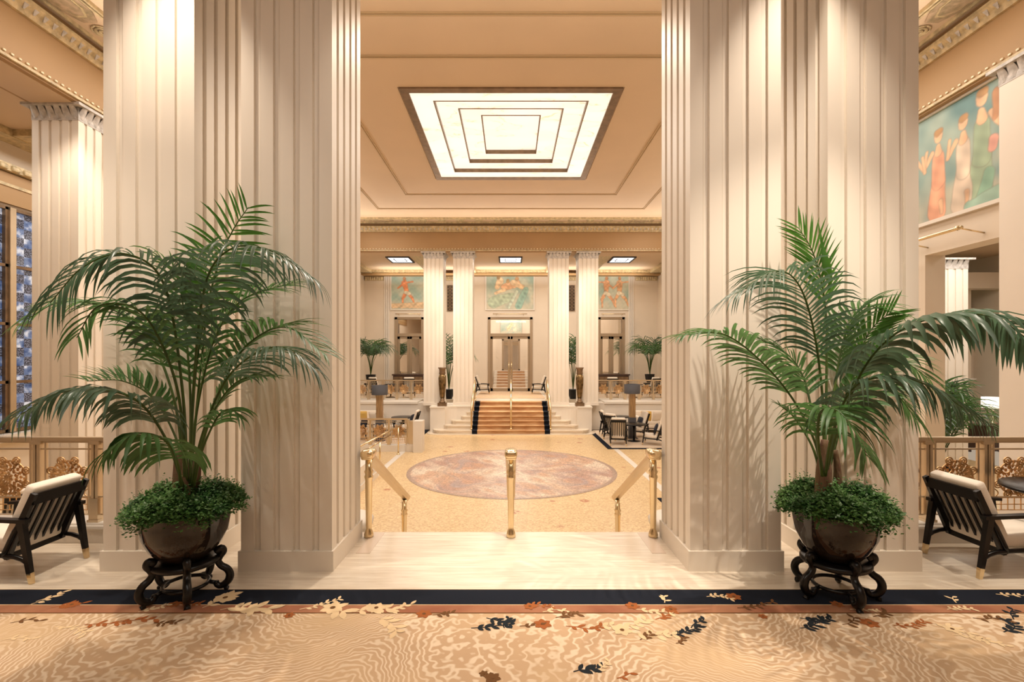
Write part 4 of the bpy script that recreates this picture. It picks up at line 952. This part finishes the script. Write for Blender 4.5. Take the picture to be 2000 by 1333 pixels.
sofa(5.7, 18.9, LOW, 1.6, 0, 'cream sofa against the terrace wall in the lower right lounge')
sofa(5.6, 8.0, LOW, 1.7, math.pi, 'cream sofa on the lower floor beyond the right foreground balustrade')
sofa(-6.3, 9.4, LOW, 1.8, 0, 'cream sofa on the lower floor beyond the left foreground balustrade')
pillow(-5.75, 18.62, LOW+.65, .42, .2, M['yellow'], 'ochre pillow on the lower left sofa beside the drum lamp')
pillow(-5.3, 18.6, LOW+.63, .4, -.3, M['leather'], 'cream pillow on the right end of the lower left sofa')
pillow(-3.68, 18.1, LOW+.60, .40, 1.35, M['navy'], 'navy pillow on the armchair beside the left stair plinth')
pillow(-5.25, 17.25, LOW+.55, .38, 1.2, M['navy'], 'navy pillow on the armchair left of the left drum lamp')
pillow(5.2, 18.6, LOW+.65, .42, -.2, M['yellow'], 'ochre pillow on the lower right sofa')
pillow(5.62, 18.6, LOW+.65, .42, .3, M['leather'], 'cream pillow beside the ochre one on the lower right sofa')
pillow(4.72, 17.7, LOW+.55, .38, 1.7, M['navy'], 'navy pillow on the armchair under the right drum lamp')
pillow(4.78, 15.95, LOW+.55, .38, 1.2, M['navy'], 'navy pillow on the armchair facing left in the lower right lounge')
pillow(5.2, 7.75, LOW+.62, .42, .2, M['yellow'], 'ochre pillow on the sofa beyond the right foreground balustrade')
pillow(5.75, 7.78, LOW+.62, .42, -.2, M['leather'], 'cream pillow on the sofa beyond the right foreground balustrade')
pillow(-6.6, 9.15, LOW+.62, .42, .2, M['yellow'], 'ochre pillow on the sofa beyond the left foreground balustrade')
# floor lamps
for x, y, nm in ((-4.55, 16.75, 'left'), (4.35, 17.35, 'right')):
    t = thing('floor_lamp', (x, y, LOW), 'floor lamp with charcoal drum shade and thick wooden column in the lower %s lounge' % nm, 'floor lamp', 'drum floor lamps')
    MB().box(x-.1, x+.1, y-.1, y+.1, LOW+.75, .53).build('pole', M['wood'], t)
    MB().box(x-.115, x+.115, y-.115, y+.115, LOW+.0, LOW+.76).build('lower_pole', M['shade'], t)
    MB().box(x-.17, x+.17, y-.17, y+.17, LOW, LOW+.03).build('base', M['shade'], t)
    pr = [(.275, .53), (.275, .86), (.265, .86), (.265, .53), (.275, .53)]
    MB().lathe(pr, (x, y), 32, False).build('lamp_shade', M['shade'], t)
    MB().lathe([(.262, .60), (.262, .61)], (x, y), 32).build('diffuser', M['shadeglow'], t)
    spot('lamp_bulb', (x, y, .7), (x, y, 3), 22, 120, .5, .05)
    # glass vase on the nearby table
# side room details on the right
t = thing('table_lamp', (15.0, 15.2, .33), 'white lit drum table lamp in the side room at right', 'lamp')
cx_, cy_ = 14.55, 14.6
t.location = (cx_, cy_, -.2)
MB().lathe([(.26, .30), (.26, .62)], (cx_, cy_), 24).build('lamp_shade', M['shadeglow'], t); MB().lathe([(.1, -.2), (.1, -.15), (.03, -.1), (.03, .3)], (cx_, cy_), 16).build('base', M['brassd'], t)
t = thing('side_cabinet', (cx_, 14.6, LOW), 'dark wooden sideboard under the table lamp in the right side room', 'cabinet')
MB().box(cx_-.5, cx_+.5, 14.3, 14.9, LOW+.12, -.2).build('body', M['red'], t)
for a in (-.45, .45):
    for b_ in (14.35, 14.85): MB().beam((cx_+a, b_, LOW+.12), (cx_+a, b_, LOW), .05, .05).build('leg', M['red'], t)
for a in (-.25, .25): MB().box(cx_+a-.22, cx_+a+.22, 14.28, 14.3, LOW+.18, -.26).build('door', M['red'], t)
t = thing('wall_art', (15.1, 17.1, .4), 'dark framed geometric panel on the side room wall at right', 'wall art')
ax = (1931-CX)/FPX*16.9
MB().box(ax-.28, ax+.28, 17.1, 17.2, .3, 1.1).build('panel', M['red'], t)
mb = MB(); 
for zc in (.5, .9): mb.path([(ax+.12*math.cos(k*.52), 17.08, zc+.12*math.sin(k*.52)) for k in range(12)], .02, 5, True); mb.box(ax-.2, ax+.2, 17.09, 17.1, zc-.17, zc-.15)
mb.build('inlay', M['gold'], t)
t = thing('wall_sconce', (14.5, 15.5, 1.1), 'pale shell wall sconce on the pilaster in the right side room', 'wall light')
MB().lathe([(.04, 1.0), (.1, 1.08), (.25, 1.13), (.27, 1.16)], (14.5, 15.42), 20).build('bowl', M['cream'], t)

# ---------------------------------------------------------------- palms
def catmull(P, n):
    P = [Vector(p) for p in P]; P = [P[0]*2-P[1]]+P+[P[-1]*2-P[-2]]; out = []
    m = len(P)-3; per = max(2, n//m)
    for i in range(m):
        a, b, c, d = P[i:i+4]
        for k in range(per):
            t = k/per; out.append(.5*((2*b)+(c-a)*t+(2*a-5*b+4*c-d)*t*t+(-a+3*b-3*c+d)*t**3))
    out.append(P[-2]); return out
def frond(parent, pts, L=.4, s0=.4, n=24, droop=1.3, lift=.15, fwd=.75, wd=.036, m='leaf', rnd=None, rad=.011, tipL=.55, upv=None, sides=(-1, 1), ymax=99):
    rnd = rnd or random.Random(1); C = catmull(pts, 48); N = len(C)
    # arc-length table
    d = [0]
    for i in range(1, N): d.append(d[-1]+(C[i]-C[i-1]).length)
    T = d[-1]
    def at(s):
        s *= T
        for i in range(1, N):
            if d[i] >= s or i == N-1:
                q = (s-d[i-1])/max(1e-6, d[i]-d[i-1]); p = C[i-1].lerp(C[i], min(1, q))
                a = C[min(i+2, N-1)]-C[max(i-3, 0)]; return p, a.normalized()
    mb = MB()
    for k in range(n):
        s = s0+(1-s0)*(k+.5)/n; q = (k+.5)/n; prof = (.62+.38*math.sin(min(1, q*2.1)*math.pi/2))*(1-(1-tipL)*max(0, (q-.45)/.55)**1.3)
        for sd in sides:
            p, t = at(min(1, s+rnd.uniform(-.3, .3)*(1-s0)/n))
            up = Vector(upv) if upv else Vector((0, 0, 1))
            S = t.cross(up)
            if S.length < .15: S = t.cross(Vector((0, 1, 0)))
            S.normalize(); Nn = S.cross(t).normalized()
            f = fwd+.7*q*q+rnd.uniform(-.12, .12)
            dr = (S*sd+t*f+Nn*(lift+rnd.uniform(-.12, .12))).normalized()
            ln = L*prof*rnd.uniform(.9, 1.08); st_ = 7; pos = p.copy(); w0 = wd*rnd.uniform(.85, 1.1)*(1-.35*q)
            vs = []; drp = droop*rnd.uniform(.7, 1.3)
            for i in range(st_):
                u = i/(st_-1); wv = w0*(.35+2.6*u if u < .25 else 1-((u-.25)/.75)**2.2)*.5
                b = dr.cross(Nn); b = b.normalized() if b.length > 1e-4 else S
                nn = b.cross(dr).normalized()
                if u == 1: vs.append(pos.copy())
                else: vs += [pos-b*wv+nn*wv*.25, pos.copy()-nn*wv*.1, pos+b*wv+nn*wv*.25]
                pos = pos+dr*ln/(st_-1); pos.y = min(pos.y, ymax); dr = (dr+Vector((0, 0, -1))*drp*(.35+1.3*u)/(st_-1)).normalized()
            fs_ = []
            for i in range(st_-2):
                for j in (0, 1): fs_.append((3*i+j, 3*i+j+1, 3*i+j+4, 3*i+j+3))
            e = 3*(st_-1); fs_ += [(e-3, e-2, e), (e-2, e-1, e)]
            mb.add(vs, fs_, True)
    o = mb.build('frond', M[m], parent)
    sb = MB().path(C, [rad*(1-.75*i/(N-1)) for i in range(N)], 6); sb.build('stem', M['petiole'], o)
    return o
def pot_geo(t, c, zb, r, h):
    MB().lathe([(r*.50, zb), (r*.56, zb+.01), (r*.80, zb+h*.25), (r*.95, zb+h*.52), (r, zb+h*.8), (r*.985, zb+h*.92), (r*1.03, zb+h*.97), (r*1.02, zb+h), (r*.95, zb+h), (r*.93, zb+h*.9), (r*.5, zb+h*.88)], c, 48).build('pot', M['pot'], t)
    MB().lathe([(r*.9, zb+h*.88), (r*.88, zb+h*.93), (.02, zb+h*.97)], c, 24).build('soil', M['soil'], t)
def creeper(t, c, zt, r, n, seed):
    rnd = random.Random(seed); mb = MB()
    for k in range(n):
        a = rnd.uniform(0, 2*math.pi); q = rnd.random()**.5; rr = q*r*1.25
        h = zt+.16*math.sqrt(max(0, 1-q*q*.9))*rnd.uniform(.55, 1.15)*(1+.3*math.sin(a*3+seed))-.02
        p = Vector((c[0]+rr*math.cos(a), c[1]+rr*math.sin(a), h))
        if q > .8 and rnd.random() < .5: p.z -= rnd.uniform(.0, .05)*(1+(math.sin(a*5+seed) > .3))
        if rnd.random() < .04: # little upright sprig
            for i in range(7):
                lf(mb, p+Vector((rnd.gauss(0, .012), rnd.gauss(0, .012), i*.012+.01)), rnd, .020)
        for _ in range(3): lf(mb, p+Vector((rnd.gauss(0, .012), rnd.gauss(0, .012), rnd.gauss(0, .01))), rnd, .029)
    for k in range(26):
        a = rnd.uniform(0, 2*math.pi); p = Vector((c[0]+r*1.1*math.cos(a), c[1]+r*1.1*math.sin(a), zt+.03)); dd = Vector((math.cos(a), math.sin(a), .3)); L_ = rnd.randint(4, 12)
        for i in range(L_):
            p += dd.normalized()*.012; dd.z -= .16
            if dd.z < -2.5: dd.z = -2.5
            for _ in range(2): lf(mb, p+Vector((rnd.gauss(0, .006), rnd.gauss(0, .006), 0)), rnd, .02)
    mb.build('creeping_foliage', M['ivy'], t)
def lf(mb, p, rnd, s):
    a = rnd.uniform(0, 6.28); e = rnd.uniform(-.5, .9); d = Vector((math.cos(a)*math.cos(e), math.sin(a)*math.cos(e), math.sin(e))); b = d.cross(Vector((rnd.gauss(0, .3), rnd.gauss(0, .3), 1))).normalized(); s *= rnd.uniform(.7, 1.2)
    mb.add([p, p+d*s*.5+b*s*.32, p+d*s, p+d*s*.5-b*s*.32], [(0, 1, 2, 3)])
def plant_stand(cx, cy, label, a0=0.3):
    t = thing('plant_stand', (cx, cy, 0), label, 'plant stand', 'carved plant stands')
    MB().lathe([(.15, .25), (.225, .25), (.235, .262), (.235, .278), (.225, .29), (.15, .29)], (cx, cy), 36).build('top_ring', M['black'], t)
    MB().path([(cx+.15*math.cos(2*math.pi*k/28), cy+.15*math.sin(2*math.pi*k/28), .09) for k in range(28)], .014, 8, True).build('lower_ring', M['black'], t)
    for k in range(5):
        a = a0+2*math.pi*k/5; d = Vector((math.cos(a), math.sin(a), 0)); c = Vector((cx, cy, 0))
        prof = [(.20, .31), (.235, .335), (.25, .31), (.225, .27), (.215, .235), (.235, .20), (.275, .17), (.295, .125), (.28, .075), (.235, .045), (.205, .06), (.20, .085)]
        foot = [(.275, .08), (.265, .045), (.27, .02), (.285, .017)]
        lg = MB().path(catmull([c+d*r+Vector((0, 0, z)) for r, z in prof], 44), [.030, .026, .024, .027, .030, .024, .02], 8).path([c+d*r+Vector((0, 0, z)) for r, z in foot], [.02, .018, .02, .022], 8)
        lg.path([c+d*.15+Vector((0, 0, .09)), c+d*.21+Vector((0, 0, .07))], .015, 6)
        lg.build('leg', M['black'], t)
    return t
def big_palm(cx, cy, label, fr, trunks, seed, pr=.295, ivyr=.31):
    t = thing('potted_palm', (cx, cy, .295), label, 'potted palm', 'large potted palms')
    pot_geo(t, (cx, cy), .295, pr, .365); creeper(t, (cx, cy), .66, ivyr, 4300, seed)
    for tr in trunks: MB().path(catmull(tr[0], 12), tr[1], 12).build('trunk', M['trunk'], t)
    rnd = random.Random(seed)
    for f in fr:
        kw = dict(f[1]); frond(t, [px(*p) for p in f[0]], rnd=rnd, ymax=4.05, **kw)
    return t
PX, PY = -2.46, 3.66
B = (364, 950, 3.66)
def tr(pts, r): return ([px(*p) for p in pts], r)
lf_ = [
 ([(366, 950, 3.6), (356, 760, 3.45), (322, 560, 3.25), (250, 497, 3.05), (165, 520, 2.95), (98, 592, 2.9)], dict(L=0.52, s0=.45, n=39, droop=3.1, lift=.05, fwd=0.410, m='leafg', wd=0.031)),
 ([(372, 950, 3.6), (378, 760, 3.5), (400, 560, 3.35), (450, 487, 3.2), (530, 490, 3.1), (612, 545, 3.1)], dict(L=0.50, s0=.48, n=36, droop=3.1, lift=.0, fwd=0.410, m='leafg', wd=0.030)),
 ([(368, 950, 3.7), (385, 700, 3.8), (425, 520, 3.85), (455, 450, 3.85), (485, 405, 3.85)], dict(L=0.41, s0=.62, n=21, droop=.5, lift=.0, fwd=0.230, m='leafb', wd=0.031, upv=(0, -1, .2))),
 ([(362, 950, 3.7), (340, 780, 3.8), (285, 650, 3.85), (205, 600, 3.75), (120, 590, 3.6), (50, 625, 3.5)], dict(L=0.41, s0=.45, n=39, droop=1.5, lift=.1, m='leaf', wd=0.024)),
 ([(358, 950, 3.55), (325, 860, 3.3), (270, 785, 3.05), (190, 760, 2.9), (110, 770, 2.8), (38, 812, 2.75)], dict(L=0.45, s0=.42, n=36, droop=3.1, lift=.12, fwd=0.410, m='leafg', wd=0.030)),
 ([(362, 950, 3.75), (345, 860, 3.9), (300, 780, 3.95), (240, 745, 3.9), (170, 745, 3.85)], dict(L=0.29, s0=.5, n=21, droop=.4, lift=.7, m='leaf', wd=0.035)),
 ([(354, 950, 3.5), (345, 900, 3.3), (318, 858, 3.1), (262, 848, 2.95), (205, 885, 2.9)], dict(L=0.38, s0=.35, n=22, droop=3.4, lift=-.1, fwd=0.287, m='leaf', wd=0.039)),
 ([(376, 950, 3.7), (400, 850, 3.75), (440, 740, 3.8), (490, 668, 3.8), (560, 640, 3.7), (632, 690, 3.6)], dict(L=0.38, s0=.42, n=34, droop=1.0, lift=.35, m='leaf', wd=0.031)),
 ([(374, 950, 3.6), (395, 850, 3.5), (440, 745, 3.35), (500, 690, 3.2), (560, 680, 3.1), (615, 720, 3.1)], dict(L=0.42, s0=.5, n=29, droop=2.2, lift=0, m='leafg', wd=0.028)),
 ([(370, 950, 3.65), (385, 800, 3.7), (420, 660, 3.75), (475, 585, 3.8), (572, 552, 3.8)], dict(L=0.38, s0=.4, n=34, droop=.9, lift=.1, m='leaf', wd=0.028)),
 ([(376, 950, 3.7), (392, 880, 3.75), (420, 800, 3.8), (465, 745, 3.8), (525, 735, 3.75)], dict(L=0.34, s0=.4, n=23, droop=.8, lift=.1, m='leaf', wd=0.033)),
 ([(370, 950, 3.7), (372, 780, 3.8), (360, 620, 3.85), (345, 540, 3.8), (310, 500, 3.7)], dict(L=0.41, s0=.45, n=18, droop=1.3, lift=0, m='leaf', wd=0.033)),
 ([(371, 950, 3.75), (385, 790, 3.9), (400, 640, 3.95), (405, 560, 3.9), (395, 490, 3.8)], dict(L=0.44, s0=.4, n=19, droop=1.4, lift=0, m='leaf', wd=0.033)),
 ([(362, 950, 3.6), (350, 780, 3.45), (310, 660, 3.3), (260, 600, 3.15), (190, 600, 3.1), (150, 660, 3.1)], dict(L=0.38, s0=.5, n=18, droop=2.0, lift=0, m='leaf', wd=0.030)),
 ([(378, 950, 3.6), (395, 880, 3.5), (425, 815, 3.4), (450, 800, 3.35), (468, 812, 3.35)], dict(L=0.25, s0=.6, n=10, droop=2.0, lift=0, m='leaf', wd=0.033)),
]
pot1 = plant_stand(PX, PY, 'black carved wooden plant stand under the left palm pot')
big_palm(PX, PY, 'tall kentia palm in a glossy brown pot on the left with creeping greenery', lf_,
    [tr([(352, 985, 3.62), (350, 930, 3.62), (347, 880, 3.62)], [.05, .042, .022]), tr([(372, 985, 3.72), (382, 930, 3.72), (388, 880, 3.72)], [.045, .036, .02]), tr([(362, 985, 3.6), (362, 940, 3.6), (362, 905, 3.6)], [.035, .03, .02])], 12)
QX, QY = 2.455, 3.66
rf_ = [
 ([(1612, 930, 3.6), (1640, 830, 3.45), (1690, 715, 3.25), (1760, 645, 3.05), (1860, 615, 2.9), (1945, 622, 2.85), (2010, 665, 2.85)], dict(L=0.52, s0=.42, n=34, droop=3.1, lift=.05, fwd=.5, m='leafg', wd=0.052)),
 ([(1612, 930, 3.55), (1625, 850, 3.35), (1665, 760, 3.15), (1735, 735, 3.0), (1810, 752, 2.9), (1885, 800, 2.85)], dict(L=0.47, s0=.35, n=36, droop=3.1, lift=0, fwd=0.410, m='leafg', wd=0.030)),
 ([(1606, 930, 3.5), (1598, 860, 3.3), (1602, 808, 3.1), (1630, 800, 2.95), (1665, 835, 2.85), (1690, 890, 2.85)], dict(L=0.38, s0=.35, n=29, droop=2.1, lift=.1, m='leaf', wd=0.033)),
 ([(1606, 930, 3.65), (1590, 860, 3.6), (1545, 775, 3.5), (1480, 700, 3.4), (1410, 652, 3.35), (1335, 655, 3.3)], dict(L=0.38, s0=.42, n=34, droop=1.3, lift=.15, fwd=0.551, m='leaf', wd=0.035)),
 ([(1608, 930, 3.65), (1608, 800, 3.7), (1592, 660, 3.65), (1562, 560, 3.55), (1515, 530, 3.45), (1435, 575, 3.4)], dict(L=0.50, s0=.42, n=39, droop=1.9, lift=.05, m='leafg', wd=0.025)),
 ([(1610, 930, 3.7), (1614, 750, 3.8), (1612, 600, 3.85), (1590, 500, 3.85), (1560, 445, 3.85)], dict(L=0.34, s0=.66, n=20, droop=.4, lift=0, fwd=1.2, m='leafb', wd=0.024, upv=(0, -1, 0))),
 ([(1616, 930, 3.7), (1650, 800, 3.85), (1680, 690, 3.9), (1705, 640, 3.9), (1740, 610, 3.85)], dict(L=0.34, s0=.55, n=21, droop=.2, lift=.2, fwd=1.2, m='leafb', wd=0.028, upv=(0, -1, .3))),
 ([(1616, 930, 3.75), (1640, 800, 3.9), (1690, 720, 3.95), (1750, 700, 3.95), (1815, 740, 3.9)], dict(L=0.43, s0=.35, n=31, droop=1.1, lift=0, m='leaf', wd=0.033)),
 ([(1604, 930, 3.7), (1585, 870, 3.75), (1550, 815, 3.8), (1520, 790, 3.8)], dict(L=0.16, s0=.45, n=18, droop=.5, lift=.2, m='leaf', wd=0.021)),
 ([(1614, 930, 3.7), (1630, 760, 3.85), (1655, 640, 3.9), (1690, 600, 3.9), (1745, 612, 3.85)], dict(L=0.38, s0=.5, n=23, droop=1.2, lift=.3, m='leaf', wd=0.035)),
 ([(1608, 930, 3.55), (1590, 830, 3.5), (1570, 740, 3.6), (1535, 690, 3.7), (1480, 660, 3.75)], dict(L=0.34, s0=.5, n=23, droop=.9, lift=.1, m='leaf', wd=0.025)),
 ([(1614, 930, 3.65), (1640, 830, 3.7), (1690, 760, 3.75), (1740, 760, 3.7), (1790, 820, 3.65)], dict(L=0.38, s0=.35, n=29, droop=1.4, lift=0, m='leaf', wd=0.030)),
]
plant_stand(QX, QY, 'black carved wooden plant stand under the right palm pot', .9)
rp = big_palm(QX, QY, 'tall kentia palm in a glossy brown pot on the right with creeping greenery', rf_,
    [tr([(1608, 985, 3.62), (1609, 920, 3.62), (1611, 860, 3.62)], [.062, .052, .025]), tr([(1632, 985, 3.72), (1636, 930, 3.72), (1632, 880, 3.72)], [.035, .028, .015])], 27, pr=.285)
# spear leaf of the right palm
mb = MB()
for (a, b, wv) in (((1622, 565, 3.85), (1597, 430, 3.85), .03), ((1622, 560, 3.84), (1607, 480, 3.82), .075)):
    p = px(*a); q = px(*b); vs = []
    for i in range(9):
        u = i/8; c = p.lerp(q, u); ww = wv*math.sin(math.pi*min(.98, u*.9+.08))*.5
        vs += [c+Vector((-ww, 0, 0)), c+Vector((0, -ww*.5, 0)), c+Vector((ww, 0, 0))]
    mb.add(vs, [(3*i+j, 3*i+j+1, 3*i+j+4, 3*i+j+3) for i in range(8) for j in (0, 1)], True)
mb.build('spear_leaf', M['leafb'], rp)
def small_palm(x, y, z, H, nf, label, seed, L=.34, spread=.8, group='background palms', potr=.24):
    t = thing('potted_palm', (x, y, z), label, 'potted palm', group); rnd = random.Random(seed)
    MB().lathe([(potr*.6, z), (potr*.9, z+.2), (potr, z+.4), (potr*1.05, z+.42), (potr*.9, z+.42), (potr*.85, z+.38)], (x, y), 20).build('pot', M['black'], t)
    for k in range(nf):
        a = 2*math.pi*k/nf+rnd.uniform(-.3, .3); q = rnd.uniform(.35, 1); d = Vector((math.cos(a), math.sin(a), 0)); b = Vector((x, y, z+.38))
        hh = H*(1.15-.45*q); pts = [b, b+d*spread*.15*q+Vector((0, 0, hh*.45)), b+d*spread*.5*q+Vector((0, 0, hh*.85)), b+d*spread*.85*q+Vector((0, 0, hh*.9)), b+d*spread*1.15*q+Vector((0, 0, hh*.74))]
        frond(t, pts, L=L, s0=.42, n=13, droop=1.6, lift=.1, m=rnd.choice(('leaf', 'leafg')), rnd=rnd, wd=.045, rad=.014)
    return t

for s_, x_, y_, nm in ((-1, -6.85, 23.6, 'left'), (1, 6.95, 24.2, 'right')):
    t = thing('plant_pedestal', (x_, y_, 0), 'dark pedestal table carrying the terrace palm on the %s' % nm, 'pedestal', 'terrace palm pedestals')
    MB().lathe([(.30, .5), (.32, .53), (.32, .56), (.30, .58)], (x_, y_), 24).build('top', M['black'], t)
    for k in range(4):
        a = math.pi/4+k*math.pi/2; MB().path([(x_+.24*math.cos(a), y_+.24*math.sin(a), .5), (x_+.2*math.cos(a), y_+.2*math.sin(a), .25), (x_+.26*math.cos(a), y_+.26*math.sin(a), 0)], .03, 6).build('leg', M['black'], t)
small_palm(-6.85, 23.6, .58, 1.9, 15, 'bushy dark green palm on the left terrace behind the balustrade', 3, .75, 1.6)
small_palm(6.95, 24.2, .58, 2.1, 15, 'bushy dark green palm on the right terrace behind the balustrade', 4, .75, 1.35)
small_palm(-2.75, 21.4, 0, 2.7, 10, 'slim palm between the left pair of distant columns', 5, .55, 1.15)
small_palm(2.75, 21.4, 0, 2.75, 10, 'slim palm between the right pair of distant columns', 6, .55, 1.0)
small_palm(8.55, 9.7, LOW, 2.2, 17, 'broad palm on the lower floor behind the right balustrade, left of two', 7, .55, 1.0)
small_palm(9.75, 11.0, LOW, 2.2, 17, 'broad palm on the lower floor behind the right balustrade, right of two', 8, .55, 1.1)
for s_, nm in ((-1, 'left'), (1, 'right')):
    t = thing('console_counter', (s_*5.45, 25.8, 0), 'dark wooden console in front of the %s mirrored doors on the terrace' % nm, 'console', 'terrace consoles')
    MB().box(s_*5.45-.85, s_*5.45+.85, 25.55, 25.98, .88, .95).build('top', M['red'], t)
    MB().box(s_*5.45-.8, s_*5.45+.8, 25.6, 25.95, 0, .88).build('body', M['red'], t)
    for k in range(3): MB().box(s_*5.45-.77+k*.52, s_*5.45-.28+k*.52, 25.585, 25.6, .12, .82).build('door', M['bronze'], t)
